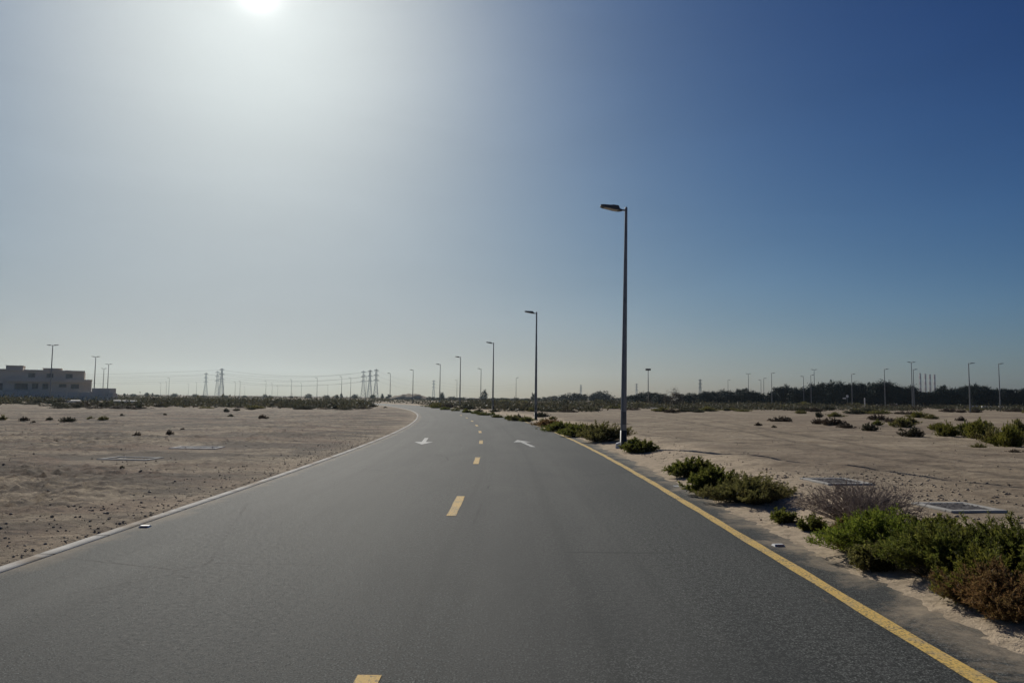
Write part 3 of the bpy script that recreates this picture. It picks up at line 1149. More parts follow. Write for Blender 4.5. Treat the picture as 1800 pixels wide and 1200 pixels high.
def chamber(px0, py0, label, w=1.25, d=1.15, fill=CONC_D, rz=0.12, up=0.03):
    x, y, z = next(c for c in CHAMBERS if abs(c[0] - at(px0, py0, c[2])[0]) < .01)
    t = thing("utility_chamber", label, "utility chamber", (x, y, z), rz, "square concrete chambers sunk in the sand")
    f = MB()
    b = .11
    f.box(-w / 2, w / 2, -d / 2, -d / 2 + b, -.2, up).box(-w / 2, w / 2, d / 2 - b, d / 2, -.2, up)
    f.box(-w / 2, -w / 2 + b, -d / 2 + b, d / 2 - b, -.2, up - .002).box(w / 2 - b, w / 2, -d / 2 + b, d / 2 - b, -.2, up - .002)
    f.build("rim", CONC if fill is CONC_D else fill, t, bevel=.012)
    n = 22
    V, F = [], []
    r = np.random.RandomState(int(px0))
    for i in range(n + 1):
        for j in range(n + 1):
            V.append((-w / 2 + b + (w - 2 * b) * i / n, -d / 2 + b + (d - 2 * b) * j / n, up - .03 + (.035 * r.rand() if fill is CONC_D else 0.012 * r.rand())))
    for i in range(n):
        for j in range(n):
            a = i * (n + 1) + j
            F.append((a, a + n + 1, a + n + 2, a + 1))
    link_mesh("infill", np_mesh("infill", V, F), fill, t)


chamber(1684, 893, "square concrete chamber rim filled with dark gravel, behind the big green roadside bushes", .80, .80)
chamber(1470, 847, "square concrete chamber rim filled with dark gravel, behind the dry grey bush", .85, .95)
chamber(347, 787, "pale concrete chamber cover on the left dirt, nearer the road and brighter", 1.35, .85, WHITEC, 0.05, .025)
chamber(230, 806, "worn pale concrete chamber cover on the left dirt, half buried and farther from the road", 1.25, .8, CONC, -0.1, .02)

for i, px in enumerate((1713, 1730.5, 1745, 1760)):
    d = 190
    x = far(px, d)
    o = MB().loft([[(-.75, -.3, -.2), (.75, -.3, -.2), (.75, .3, -.2), (-.75, .3, -.2)], [(-.75, -.3, .2), (.75, -.3, .2), (.75, .3, .2), (-.75, .3, .2)],
                   [(-.7, -.15, .5), (.7, -.15, .5), (.7, .15, .5), (-.7, .15, .5)]]).build("barrier_block", WHITEP, bevel=.03)
    o.location = (x, d, gz(x, d) + .35)
    tag(o, ["white barrier block at the foot of the single-armed post near the right edge", "white barrier block, second from the left in the short white row",
            "white barrier block, third from the left in the short white row", "white barrier block at the foot of the rightmost lamp post"][i], "barrier block", "short row of white barrier blocks")

x = far(1489.5, 205)
sg = thing("road_sign", "small white sign on a post in front of the dark trees", "sign", (x, 205, gz(x, 205)))
MB().tube([(0, 0, -.1), (0, 0, 3.0)], [.05, .05], 8).build("post", STEEL, sg)
MB().tube([(0, -.06, 2.95), (0, -.09, 2.95)], [.36, .36], 16).build("round_panel", WHITEP, sg)
MB().box(-1.3, -.35, -.09, -.06, 2.2, 2.55).build("side_panel", WHITEP, sg)
x = far(1520, 205)
o = MB().tube([(0, 0, -.1), (0, 0, 2.4), (0, 0, 2.6)], [.17, .16, .08], 10).build("marker_post", WHITEP)
o.location = (x, 205, gz(x, 205))
tag(o, "pale upright marker post in front of the dark trees, right of the white sign", "marker post")
x = far(1576, 205)
o = MB().tube([(0, 0, -.1), (0, 0, .3), (0, 0, 1.2)], [.45, .4, .12], 10).build("marker_cone", CONC)
o.location = (x, 205, gz(x, 205))
tag(o, "small pale cone-shaped marker at the foot of the dark trees", "marker")

x, y = at(1086.5, 789)
o = MB().loft([[(-.10, -.07, -.02), (.08, -.09, -.02), (.11, .06, -.02), (-.07, .09, -.02)], [(-.09, -.05, .14), (.05, -.07, .19), (.08, .04, .21), (-.05, .06, .16)]]).build("limestone_lump", WHITEP, bevel=.02)
o.location = (x, y, gz(x, y))
tag(o, "white lump of stone at the foot of the nearest street lamp", "stone")

# ------------------------------------------------------------------ plants


def unit(v):
    return v / (np.linalg.norm(v, axis=-1, keepdims=True) + 1e-9)


def leaf_mesh(name, P, D, L, W, rng):
    n = len(P)
    side = unit(np.cross(D, rng.normal(size=(n, 3))))
    L, W = L[:, None], W[:, None]
    mid = P + D * L * 0.45
    V = np.stack([P, mid + side * W / 2, P + D * L, mid - side * W / 2], 1).reshape(-1, 3)
    F = np.arange(4 * n).reshape(n, 4)
    return np_mesh(name, V, F)


def tubes_mesh(name, polys, r0, r1, sides=3):
    """polys (n, m, 3); radii r0, r1 per poly"""
    n, m, _ = polys.shape
    d = unit(np.gradient(polys, axis=1))
    u = unit(np.cross(d, np.array([0.31, 0.77, 0.21])))
    w = np.cross(d, u)
    t = np.linspace(0, 1, m)[None, :, None, None]
    rad = r0[:, None, None, None] * (1 - t) + r1[:, None, None, None] * t
    a = np.arange(sides) * 2 * np.pi / sides
    ring = polys[:, :, None, :] + rad * (u[:, :, None, :] * np.cos(a)[None, None, :, None] + w[:, :, None, :] * np.sin(a)[None, None, :, None])
    V = ring.reshape(-1, 3)
    base = (np.arange(n)[:, None, None] * m + np.arange(m - 1)[None, :, None]) * sides
    k = np.arange(sides)[None, None, :]
    k2 = (k + 1) % sides
    F = np.stack([base + k, base + k2, base + sides + k2, base + sides + k], -1).reshape(-1, 4)
    return np_mesh(name, V, F)


def bez(a, b, c, m):
    t = np.linspace(0, 1, m)[None, :, None]
    return (1 - t) ** 2 * a[:, None] + 2 * t * (1 - t) * b[:, None] + t * t * c[:, None]


def shrub_parts(seed, R, H, nst=120, leaves=40, L=0.035, W=0.012, up=0.5, foot=0.35, twigs=3, bare=0.3):
    """arching stems that fill a lumpy dome, short leafy twigs on them"""
    r = np.random.RandomState(seed)
    az = r.rand(nst) * 2 * np.pi
    u = np.sqrt(r.rand(nst))
    lump = 1 + 0.30 * np.sin(az * 3 + seed) + 0.18 * np.sin(az * 5 + 2 * seed)
    hl = 1 + 0.22 * np.sin(az * 2 + seed * 1.7) * u + 0.15 * np.sin(az * 4 + seed)
    tip = np.stack([np.cos(az) * u * R * lump, np.sin(az) * u * R * lump, H * hl * (1 - 0.62 * u ** 2) * (0.62 + 0.42 * r.rand(nst))], 1)
    fb = foot * (0.4 + 0.6 * r.rand(nst))[:, None]
    base = np.concatenate([tip[:, :2] * fb, np.full((nst, 1), -0.03)], 1)
    ctrl = base + (tip - base) * np.array([0.45, 0.45, 0.0]) + np.stack([np.zeros(nst), np.zeros(nst), tip[:, 2] * (0.55 + up * 0.4)], 1)
    ctrl += r.normal(size=(nst, 3)) * R * 0.06
    stems = bez(base, ctrl, tip, 9)
    # twigs
    k = twigs
    ti = r.randint(3, 9, size=(nst, k))
    p0 = stems[np.arange(nst)[:, None], ti].reshape(-1, 3)
    sd = unit(stems[np.arange(nst)[:, None], np.minimum(ti, 7) + 1] - stems[np.arange(nst)[:, None], np.minimum(ti, 7)]).reshape(-1, 3)
    outw = unit(np.concatenate([p0[:, :2], np.zeros((len(p0), 1))], 1))
    td = unit(sd * 0.6 + outw * 0.35 + r.normal(size=p0.shape) * 0.45 + np.array([0, 0, up]))
    tl = (0.10 + 0.20 * r.rand(len(p0)))[:, None] * H
    tw = bez(p0, p0 + td * tl * 0.5 + r.normal(size=p0.shape) * 0.01, p0 + td * tl, 5)
    # leaves
    def sample(polys, n, t0):
        N, m, _ = polys.shape
        t = t0 + (1 - t0) * r.rand(N, n)
        f = t * (m - 1)
        i = np.minimum(f.astype(int), m - 2)
        fr = (f - i)[..., None]
        rows = np.arange(N)[:, None]
        p = polys[rows, i] * (1 - fr) + polys[rows, i + 1] * fr
        d = unit(polys[rows, i + 1] - polys[rows, i])
        return p.reshape(-1, 3), d.reshape(-1, 3)
    a, da = sample(stems, leaves, bare)
    b, db = sample(tw, max(4, leaves // 2), 0.05)
    P, D = np.concatenate([a, b]), np.concatenate([da, db])
    keep = P[:, 2] > 0.0
    P, D = P[keep], D[keep]
    D = unit(D * 0.7 + r.normal(size=D.shape) * 0.6 + np.array([0, 0, 0.25]))
    n = len(P)
    fol = leaf_mesh("foliage", P, D, L * (0.6 + 0.8 * r.rand(n)), W * (0.7 + 0.6 * r.rand(n)), r)
    st = tubes_mesh("stems", stems, np.full(nst, 0.006 * (0.5 + H)), np.full(nst, 0.0015), 3)
    return fol, st


def hero(name, label, cat, xy, seed, R, H, leaf, rz=0.0, stretch=(1, 1, 1), group=None, stem_mat=None, **kw):
    fol, st = shrub_parts(seed, R, H, **kw)
    t = thing(name, label, cat, (xy[0], xy[1], gz(*xy) - 0.01), rz, group)
    link_mesh("foliage", fol, leaf, t)
    link_mesh("stems", st, stem_mat or STEM, t)
    t.scale = stretch
    return t


def dry_bush(label, xy, seed, R, H, n=190):
    r = np.random.RandomState(seed)
    az = r.rand(n) * 2 * np.pi
    u = np.sqrt(r.rand(n))
    tip = np.stack([np.cos(az) * u * R, np.sin(az) * u * R, H * (1 - 0.55 * u ** 2) * (0.55 + 0.5 * r.rand(n))], 1)
    base = np.concatenate([tip[:, :2] * 0.22, np.full((n, 1), -0.02)], 1)
    ctrl = base + (tip - base) * np.array([0.5, 0.5, 0.75]) + r.normal(size=(n, 3)) * R * 0.09
    s = bez(base, ctrl, tip, 8)
    t = thing("dry_bush", label, "bush", (xy[0], xy[1], gz(*xy) - 0.01))
    link_mesh("branches", tubes_mesh("branches", s, np.full(n, .007), np.full(n, .0025)), TWIG, t)
    k = 9
    ti = r.randint(2, 8, size=(n, k))
    p0 = s[np.arange(n)[:, None], ti].reshape(-1, 3)
    d = unit(r.normal(size=p0.shape) * 0.55 + unit(p0) * 0.6 + np.array([0, 0, .45]))
    ln = (0.08 + 0.26 * r.rand(len(p0)))[:, None] * H
    tw = bez(p0, p0 + d * ln * .5 + r.normal(size=p0.shape) * .02, p0 + d * ln + r.normal(size=p0.shape) * .03, 5)
    k2 = 4
    q0 = tw[np.arange(len(tw))[:, None], r.randint(1, 5, size=(len(tw), k2))].reshape(-1, 3)
    d2 = unit(np.repeat(d, k2, 0) * 0.7 + r.normal(size=q0.shape) * 0.7)
    l2 = (0.04 + 0.09 * r.rand(len(q0)))[:, None] * H
    tw2 = bez(q0, q0 + d2 * l2 * .5, q0 + d2 * l2, 3)
    link_mesh("twigs", tubes_mesh("twigs", tw, np.full(len(tw), .0032), np.full(len(tw), .0014)), TWIG, t)
    link_mesh("fine_twigs", tubes_mesh("fine_twigs", tw2, np.full(len(tw2), .0017), np.full(len(tw2), .0006)), TWIG, t)
    return t


GRP = "bushes along the right verge"
# the big roadside clump, lower right
dry_bush("bare grey twiggy bush standing behind the bright green roadside bush", on_ground(1512, 917), 3, 0.80, 0.47)
hero("roadside_bush", "bright green leafy bush in front of the dry grey bush", "bush", on_ground(1545, 972), 11, .60, .40, LEAF_BRIGHT, nst=210, leaves=40, L=.034, W=.009, twigs=6, up=.9, group=GRP)
hero("roadside_bush", "large dark green bush in the middle of the big roadside clump", "bush", on_ground(1665, 1012), 12, .60, .40, LEAF_GREEN, nst=210, leaves=40, L=.034, W=.009, twigs=6, up=.9, group=GRP)
hero("roadside_bush", "broad green bush at the right edge of the photo with brownish patches", "bush", on_ground(1790, 1012), 13, .64, .44, LEAF_GREEN, nst=210, leaves=40, L=.036, W=.009, twigs=6, up=.9, group=GRP)
hero("roadside_bush", "rust-brown dried bush nearest the camera at the right edge", "bush", on_ground(1775, 1078), 14, .42, .31, LEAF_RUST, nst=260, leaves=50, L=.026, W=.006, twigs=6, group=GRP)
hero("roadside_bush", "small orange-tinged bush left of the bright green roadside bush", "bush", on_ground(1490, 962), 15, .22, .26, LEAF_RUST, nst=90, leaves=36, L=.03, W=.010, twigs=4, group=GRP)
hero("roadside_bush", "small olive tuft at the sandy asphalt edge below the bright green bush", "bush", on_ground(1535, 1000), 16, .24, .24, LEAF_OLIVE, nst=100, leaves=36, L=.03, W=.010, twigs=4, group=GRP)
hero("roadside_bush", "yellowish green bush between the dark green bush and the right edge", "bush", on_ground(1735, 1050), 17, .34, .32, LEAF_YELLOW, nst=170, leaves=44, L=.035, W=.010, twigs=4, group=GRP)
hero("roadside_bush", "dark green bush at the back of the big roadside clump, below the gravel-filled chamber", "bush", on_ground(1650, 965), 18, .5, .32, LEAF_GREEN, nst=180, leaves=40, L=.04, W=.013, twigs=4, group=GRP)
hero("weed_tuft", "little green weed tuft alone on the sand before the dry grey bush", "weed", on_ground(1378, 918), 21, .17, .17, LEAF_GREEN, nst=50, leaves=26, L=.035, W=.013, twigs=3)
hero("weed_tuft", "little green weed tuft on the sand just left of the big roadside clump", "weed", on_ground(1428, 932), 22, .18, .17, LEAF_GREEN, nst=50, leaves=26, L=.035, W=.013, twigs=3)
# second group
hero("roadside_bush", "green bush at the left end of the second roadside group", "bush", on_ground(1218, 838), 23, .48, .34, LEAF_GREEN, nst=150, leaves=38, L=.05, W=.018, twigs=4, group=GRP)
hero("roadside_bush", "deep green bush in the middle of the second roadside group, nearest the asphalt", "bush", on_ground(1258, 868), 24, .45, .38, LEAF_GREEN, nst=180, leaves=40, L=.05, W=.018, twigs=4, group=GRP)
hero("roadside_bush", "feathery olive bush at the right end of the second roadside group, shading the sand", "bush", on_ground(1322, 882), 25, .60, .37, LEAF_OLIVE, nst=280, leaves=46, L=.035, W=.009, twigs=5, group=GRP)
# by the nearest lamp
hero("roadside_bush", "dark green bush at the right foot of the nearest street lamp", "bush", on_ground(1120, 795), 26, .50, .36, LEAF_GREEN, nst=150, leaves=36, L=.06, W=.02, twigs=4, group=GRP)
hero("roadside_bush", "brownish olive bush left of the nearest street lamp", "bush", on_ground(1058, 775), 27, .95, .62, LEAF_OLIVE, nst=230, leaves=40, L=.06, W=.016, twigs=4, group=GRP)
hero("roadside_bush", "low green bush left of the brownish bush by the nearest lamp", "bush", on_ground(1020, 766), 28, .95, .45, LEAF_GREEN, nst=200, leaves=36, L=.07, W=.02, twigs=4, group=GRP)
hero("roadside_bush", "low deep green bush spreading toward the asphalt, leftmost by the nearest lamp", "bush", on_ground(988, 758), 29, 1.0, .42, LEAF_GREEN, nst=200, leaves=36, L=.07, W=.02, twigs=4, group=GRP)
hero("roadside_bush", "rusty low bush just right of the second lamp's foot", "bush", on_ground(966, 751), 30, .8, .42, LEAF_RUST, nst=140, leaves=34, L=.07, W=.02, twigs=4, group=GRP)

# medium prototypes for the plain: single meshes
def proto(seed, R, H, leaf, nst, leaves, L, W):
    fol, _ = shrub_parts(seed, R, H, nst=nst, leaves=leaves, L=L, W=W, twigs=3, bare=0.1, foot=0.5)
    fol.materials.append(leaf)
    return fol


P_DRAB = [proto(40 + i, .9, .55, LEAF_DRAB, 90, 16, .11, .05) for i in range(3)]
P_OLIVE = [proto(50 + i, .9, .55, LEAF_OLIVE, 100, 18, .10, .045) for i in range(2)]
P_BROWN = [proto(60 + i, .9, .48, LEAF_BROWN, 90, 16, .10, .04) for i in range(2)]
P_YEL = [proto(70 + i, 1.0, .62, LEAF_YELLOW, 150, 22, .09, .035) for i in range(2)]
P_GREEN = [proto(80 + i, .9, .55, LEAF_GREEN, 120, 20, .10, .045) for i in range(2)]
rnd = random.Random(5)
_first = {}


def plant(me_list, x, y, s, sz, label, group, name="desert_shrub", cat="shrub", rz=None):
    me = rnd.choice(me_list)
    if me.name in _first:
        o = _first[me.name].copy()
    else:
        o = bpy.data.objects.new(name, me)
        _first[me.name] = o
    col.objects.link(o)
    o.location = (x, y, gz(x, y) - .03)
    o.rotation_euler = (0, 0, rnd.random() * 6.28 if rz is None else rz)
    o.scale = (s, s * (0.85 + .3 * rnd.random()), sz)
    return tag(o, label, cat, group)


def at_shrub(px, pyb, wpx, hpx, protos, label, group=None, **kw):
    """shrub whose foot is at (px, pyb), wpx wide and hpx high in the photo"""
    x, y = on_ground(px, pyb)
    sw = wpx / FPX * y / 1.9
    sh = hpx / FPX * y / .56
    return plant(protos, x, y + sw * .5, sw, sh, label, group, **kw)


GF = "shrubs scattered over the right-hand sand"
for q in ((1612, 768, 32, 13, P_DRAB, "rounded dark shrub alone on the right-hand sand, nearest of its kind"),
          (1533, 758, 26, 12, P_DRAB, "dark rounded shrub on the right sand, left of the lone nearest one"),
          (1545, 748, 14, 8, P_GREEN, "small grey-green shrub touching the back of a dark rounded shrub"),
          (1491, 753, 24, 8, P_BROWN, "low brown shrub at the right tip of a pale brown patch of scrub"),
          (1467, 748, 38, 12, P_BROWN, "pale brown spreading shrub in the right field left of the low brown one"),
          (1440, 746, 18, 10, P_BROWN, "small pale brown shrub at the left end of the brown patch of scrub"),
          (1592, 752, 34, 14, P_OLIVE, "olive shrub in the middle of the right field, largest of its patch"),
          (1605, 746, 26, 10, P_OLIVE, "olive shrub close behind the largest of the middle patch"),
          (1572, 743, 26, 7, P_BROWN, "reddish low shrub left of the olive middle patch"),
          (1548, 739, 34, 10, P_BROWN, "long reddish shrub in the row behind the rounded dark shrubs"),
          (1441, 734, 14, 8, P_DRAB, "dark little shrub far out in the right field above the brown patch"),
          (1472, 733, 26, 7, P_OLIVE, "flat olive shrub far out in the right field above the brown patch"),
          (1378, 742, 38, 9, P_BROWN, "wide flat brown shrub on the right sand, third of the way from the lamp"),
          (1334, 748, 10, 6, P_BROWN, "tiny brown shrub alone on bare sand left of the flat brown one"),
          (1361, 752, 8, 4, P_DRAB, "tiny dark tuft on bare sand below the flat brown shrub"),
          (1618, 735, 26, 8, P_YEL, "yellow-green flat shrub at the far edge of the right field"),
          (1640, 737, 22, 7, P_OLIVE, "olive flat shrub beside the yellow-green one at the field's far edge"),
          (1692, 740, 14, 7, P_BROWN, "small reddish round shrub below the single-armed post"),
          (1655, 758, 26, 10, P_YEL, "yellow-green shrub at the left tip of the large olive thicket"),
          (1672, 768, 34, 18, P_YEL, "bright yellow-green shrub in the left part of the large olive thicket"),
          (1705, 758, 30, 14, P_GREEN, "dark green shrub at the back of the large olive thicket"),
          (1725, 772, 40, 22, P_YEL, "tall yellow-green shrub in the middle of the large olive thicket"),
          (1735, 762, 34, 20, P_GREEN, "tall dark shrub at the back of the large olive thicket, right of its middle"),
          (1755, 780, 40, 22, P_OLIVE, "olive shrub at the front of the large olive thicket"),
          (1785, 786, 44, 28, P_YEL, "yellow-green shrub at the right end of the large olive thicket"),
          (1800, 772, 44, 26, P_OLIVE, "olive shrub cut by the right edge of the photo at the thicket's end"),
          (1725, 787, 20, 7, P_OLIVE, "small low shrub alone in front of the large olive thicket"),
          (1790, 795, 26, 6, P_BROWN, "low brown shrub in front of the thicket at the right edge"),
          (1585, 758, 8, 4, P_DRAB, "tiny tuft left of the lone rounded dark shrub")):
    at_shrub(q[0], q[1], q[2] * 1.2, q[3] * 1.15, q[4], q[5], group=GF)

GL = "shrubs scattered over the left-hand dirt"
for q in ((239, 765, 14, 11, P_BROWN, "left one of the two small dry shrubs above the concrete covers"),
          (296, 766, 14, 10, P_BROWN, "right one of the two small dry shrubs above the concrete covers"),
          (115, 741, 28, 9, P_DRAB, "dark low shrub on the left plain below the villa, widest of its row"),
          (85, 739, 12, 7, P_DRAB, "dark low shrub left of the widest one below the villa"),
          (40, 740, 16, 9, P_BROWN, "brownish shrub on the left plain, second from the left edge"),
          (57, 743, 10, 6, P_BROWN, "little brownish shrub right of the second one from the left edge"),
          (2, 738, 14, 9, P_OLIVE, "olive shrub cut by the left edge of the photo"),
          (157, 737, 12, 5, P_OLIVE, "thin low shrub right of the widest one below the villa"),
          (179, 738, 18, 7, P_OLIVE, "olive low shrub at the right end of the row below the villa"),
          (213, 731, 8, 5, P_DRAB, "tiny dark shrub on the left plain under the villa wall's end"),
          (289, 730, 7, 4, P_DRAB, "tiny dark shrub below the gap between scrub and left pylons"),
          (396, 724, 10, 6, P_DRAB, "tiny dark shrub below the left-hand pylons"),
          (405, 732, 10, 5, P_DRAB, "tiny dark shrub in front of the one below the left-hand pylons"),
          (460, 737, 20, 8, P_BROWN, "low orange-brown shrub on the left plain, right of the left-hand pylons"),
          (415, 722, 16, 4, P_DRAB, "flat dark shrub on the pale strip right of the left-hand pylons"),
          (440, 720, 18, 4, P_DRAB, "flat dark shrub at the lower edge of the left scrub band"),
          (520, 719, 14, 4, P_DRAB, "flat dark shrub alone on the pale strip below the left scrub band"),
          (586, 719, 22, 7, P_DRAB, "dark shrub at the right end of the left scrub band"),
          (625, 714, 14, 6, P_DRAB, "dark shrub beside the far strip of road, left one of two"),
          (652, 715, 16, 6, P_DRAB, "dark shrub beside the far strip of road, right one of two"),
          (677, 717, 7, 3, P_DRAB, "tiny shrub at the inner edge of the far road bend"),
          (213, 823, 9, 6, P_DRAB, "tiny dark tuft on the left dirt just below the half-buried cover"),
          (320, 755, 8, 5, P_BROWN, "tiny brown tuft right of the dry pair of shrubs"),
          (95, 775, 12, 5, P_BROWN, "tiny brown tuft left of the half-buried cover")):
    at_shrub(*q, group=GL)

# verge shrubs further along the bend
GV = "low dark shrubs edging the far bend"
for px, py, w, h in ((905, 741, 26, 11), (925, 742, 24, 10), (893, 738, 14, 9), (912, 739, 18, 10), (955, 745, 20, 9), (875, 735, 18, 7), (852, 731, 22, 7), (836, 728, 18, 6), (820, 726, 20, 7), (800, 723, 20, 6), (782, 721, 20, 6), (765, 718, 18, 6),
                     (865, 730, 16, 6), (842, 725, 16, 6), (952, 733, 26, 8), (972, 737, 14, 5), (790, 716, 22, 6), (815, 719, 22, 6)):
    at_shrub(px, py, w, h, rnd.choice([P_DRAB, P_OLIVE, P_GREEN]), "low dark shrub edging the right side of the road's far bend", GV)

# bands of scrub across both plains
GB = "shrubs of the left scrub band"
k = 0
while k < 100:
    px = rnd.uniform(-60, 640)
    py = rnd.uniform(707, 719.5) + (px - 300) * .004
    if 100 < px < 262 and 704.5 < py < 709:
        continue
    at_shrub(px, py, rnd.uniform(18, 52), rnd.uniform(3.2, 7), rnd.choice([P_DRAB, P_DRAB, P_OLIVE, P_BROWN]) if px > 330 else rnd.choice([P_DRAB, P_BROWN, P_DRAB]),
             "low drab shrub in the dense scrub band across the left plain", GB)
    k += 1
GB2 = "shrubs of the right scrub band"
k = 0
while k < 110:
    px = rnd.uniform(760, 1830)
    py = rnd.uniform(708.5, 724) + (px - 900) * .0075
    if 985 < px < 1050 and 716 < py < 722:
        continue
    at_shrub(px, py, rnd.uniform(16, 46), rnd.uniform(3.5, 8.5), rnd.choice([P_DRAB, P_DRAB, P_OLIVE, P_BROWN]),
             "low drab shrub in the scrub band below the right-hand trees", GB2)
    k += 1

# distant ground cover that reads as one mass
r = np.random.RandomState(99)
N = 4200
dd = 130 + 650 * r.rand(N) ** 1.6
pxs = r.uniform(-120, 1920, N)
# nearer bands where the scrub closes up
Nb = 2600
db = np.where(r.rand(Nb) < .5, 84 + 60 * r.rand(Nb) ** 1.3, 95 + 120 * r.rand(Nb))
pb = np.where(r.rand(Nb) < .45, r.uniform(-120, 640, Nb), r.uniform(740, 1920, Nb))
dd = np.concatenate([dd, db])
pxs = np.concatenate([pxs, pb])
xs = (pxs - 900) / FPX * dd
zz, _, _ = land(xs, dd)
s_, l_ = road_sl(xs, dd)
clump = fbm(xs, dd * .45, 0.03, 3)
ok = ((l_ < -6) | (l_ > 5.5)) & (clump > np.where(dd < 130, -0.02, -0.2)) & ~((pxs > 1050) & (dd < 112)) & ~((pxs > 95) & (pxs < 265) & (dd > 118) & (dd < 150))
xs, dd, zz = xs[ok], dd[ok], zz[ok]
N = len(xs)
q = 22
cen = np.repeat(np.stack([xs, dd, zz], 1), q, 0)
sz = np.repeat(0.7 + 1.4 * r.rand(N), q)[:, None]
off = r.normal(size=(N * q, 3)) * sz * np.array([0.75, 0.55, 0.22])
off[:, 2] = np.abs(off[:, 2])
Dv = unit(r.normal(size=(N * q, 3)) + np.array([0, 0, .6]))
me = leaf_mesh("scrub", cen + off, Dv, 0.30 + .35 * r.rand(N * q), 0.14 + .16 * r.rand(N * q), r)
tag(link_mesh("scrub", me, LEAF_DRAB), "distant low scrub covering the plain out to the horizon", "scrub", kind="stuff")

# ------------------------------------------------------------------ trees


def crown_mesh(seed, R, H, z0, clumps, per, leaf):
    r = np.random.RandomState(seed)
    d = unit(r.normal(size=(clumps, 3)))
    rad = 0.45 + 0.55 * r.rand(clumps) ** 0.5
    lump = np.clip(1 + .20 * np.sin(3 * np.arctan2(d[:, 1], d[:, 0]) + seed) + .15 * r.normal(size=clumps), .5, 1.3)
    c = d * (rad * lump)[:, None] * np.array([R, R, (H - z0) / 2]) + np.array([0, 0, (H + z0) / 2])
    cs = (0.10 + .10 * r.rand(clumps)) * R * 1.25
    P = np.repeat(c, per, 0) + r.normal(size=(clumps * per, 3)) * np.repeat(cs, per)[:, None] * np.array([1, 1, .7])
    P[:, 2] = np.maximum(P[:, 2], .1)
    D = unit(r.normal(size=P.shape) + np.array([0, 0, .3]))
    n = len(P)
    return leaf_mesh("crown", P, D, leaf * (.6 + .8 * r.rand(n)), leaf * .55 * (.6 + .8 * r.rand(n)), r)


def make_tree(seed, R, H, z0, clumps, per, leaf, mat, tr=.16, name="dark_tree"):
    t = thing(name, "dark tree", "tree")
    r = np.random.RandomState(seed)
    m = MB()
    m.tube([(0, 0, -.2), (.05, 0, H * .3), (.1, .05, H * .72)], [tr, tr * .7, tr * .25], 8)
    for k in range(6):
        a = k * 1.05 + r.rand()
        z = H * (.18 + .07 * k)
        m.tube([(.04, 0, z), (math.cos(a) * R * .4, math.sin(a) * R * .4, z + H * .14), (math.cos(a) * R * .75, math.sin(a) * R * .75, z + H * .2)], [tr * .4, tr * .25, tr * .1], 5)
    m.build("trunk", BARK, t)
    link_mesh("crown", crown_mesh(seed, R, H, z0, clumps, per, leaf), mat, t)
    return t


TP = [make_tree(201 + i, 2.9, 7.0, .1 + .25 * (i % 3), 120, 70, .46, LEAF_TREE) for i in range(5)]
used = [False] * 5


def put_tree(protos, flags, px, py, d, wid, label, group, base_R, base_H, name=None):
    i = rnd.randrange(len(protos))
    o = protos[i] if not flags[i] else copy_thing(protos[i])
    flags[i] = True
    x = far(px, d)
    H = max(.8, top(px, py, d))
    o.location = (x, d, gz(x, d) - .1)
    o.rotation_euler = (0, 0, rnd.random() * 6.28)
    s = wid / (2 * base_R)
    o.scale = (s, s, H / base_H)
    return tag(o, label, "tree", group)


front = [(1110, 695), (1122, 692), (1135, 690), (1150, 691), (1163, 694), (1204, 693), (1218, 692), (1240, 687.5), (1255, 686), (1270, 686), (1285, 689), (1300, 684), (1314, 686),
         (1328, 690), (1338, 696), (1348, 698), (1358, 690), (1370, 682), (1385, 680.5), (1400, 682), (1415, 682), (1430, 677), (1448, 672), (1465, 673.5), (1481, 674), (1500, 675), (1515, 673),
         (1531, 675), (1548, 673), (1562, 672), (1575, 676), (1590, 679), (1604, 681), (1617, 687), (1629, 689), (1641, 689), (1652, 683), (1663, 680.5), (1674, 687), (1690, 679.5), (1703, 677),
         (1716, 676), (1728, 678), (1739, 682), (1749, 687), (1761, 683.5), (1772, 683), (1786, 687), (1801, 683), (1816, 680)]
GT = "trees of the dark belt on the right"
LT = "dark green tree merging into the dense tree belt along the right horizon"
for px, py in front:
    put_tree(TP, used, px, py + rnd.uniform(-1.2, 1.6), 238 + rnd.uniform(-7, 7), rnd.uniform(3.6, 5.2), LT, GT, 2.9, 7.3)
for px, py in front[5::1]:
    put_tree(TP, used, px + rnd.uniform(-4, 9), py + rnd.uniform(5, 11), 252 + rnd.uniform(-5, 9), rnd.uniform(4.6, 6.4), LT, GT, 2.9, 7.3)

# lone bushy tree in front of the belt
d = 139.0
lone = make_tree(301, 1.8, 3.3, .1, 60, 60, .17, LEAF_ACACIA, .10, "bushy_tree")
x = far(1184, d)
lone.location = (x, d, gz(x, d))
tag(lone, "lone reddish-grey bushy tree standing nearer than the dark tree belt, right of the nearest lamp", "tree")

# trees along the middle and left horizon
SP = [make_tree(401 + i, 1.7, 3.0, .05, 45, 50, .32, LEAF_TREE, .1, "horizon_tree") for i in range(3)]
used2 = [False] * 3
GH = "small trees dotted along the left horizon"
for px, py, w in ((735, 695, 13), (684, 693, 9), (672, 692, 5), (655, 692, 8), (624, 693, 11), (600, 690, 4), (592, 694, 8), (574, 694, 11), (542, 692, 10), (512, 695, 7), (475, 695, 8), (466, 693, 7),
                  (430, 694, 8), (394, 693.5, 12), (359, 694.5, 8), (343, 692.5, 9), (307, 691.5, 9), (276, 692.5, 10), (268, 690.5, 3), (258, 688.5, 7), (219, 690, 4), (235, 691, 9)):
    put_tree(SP, used2, px, py, 430 + rnd.uniform(-20, 20), w / FPX * 430, "small dark tree dotted on the hazy left horizon", GH, 1.7, 3.1)
GM = "trees in the clumps left of the nearest lamp"
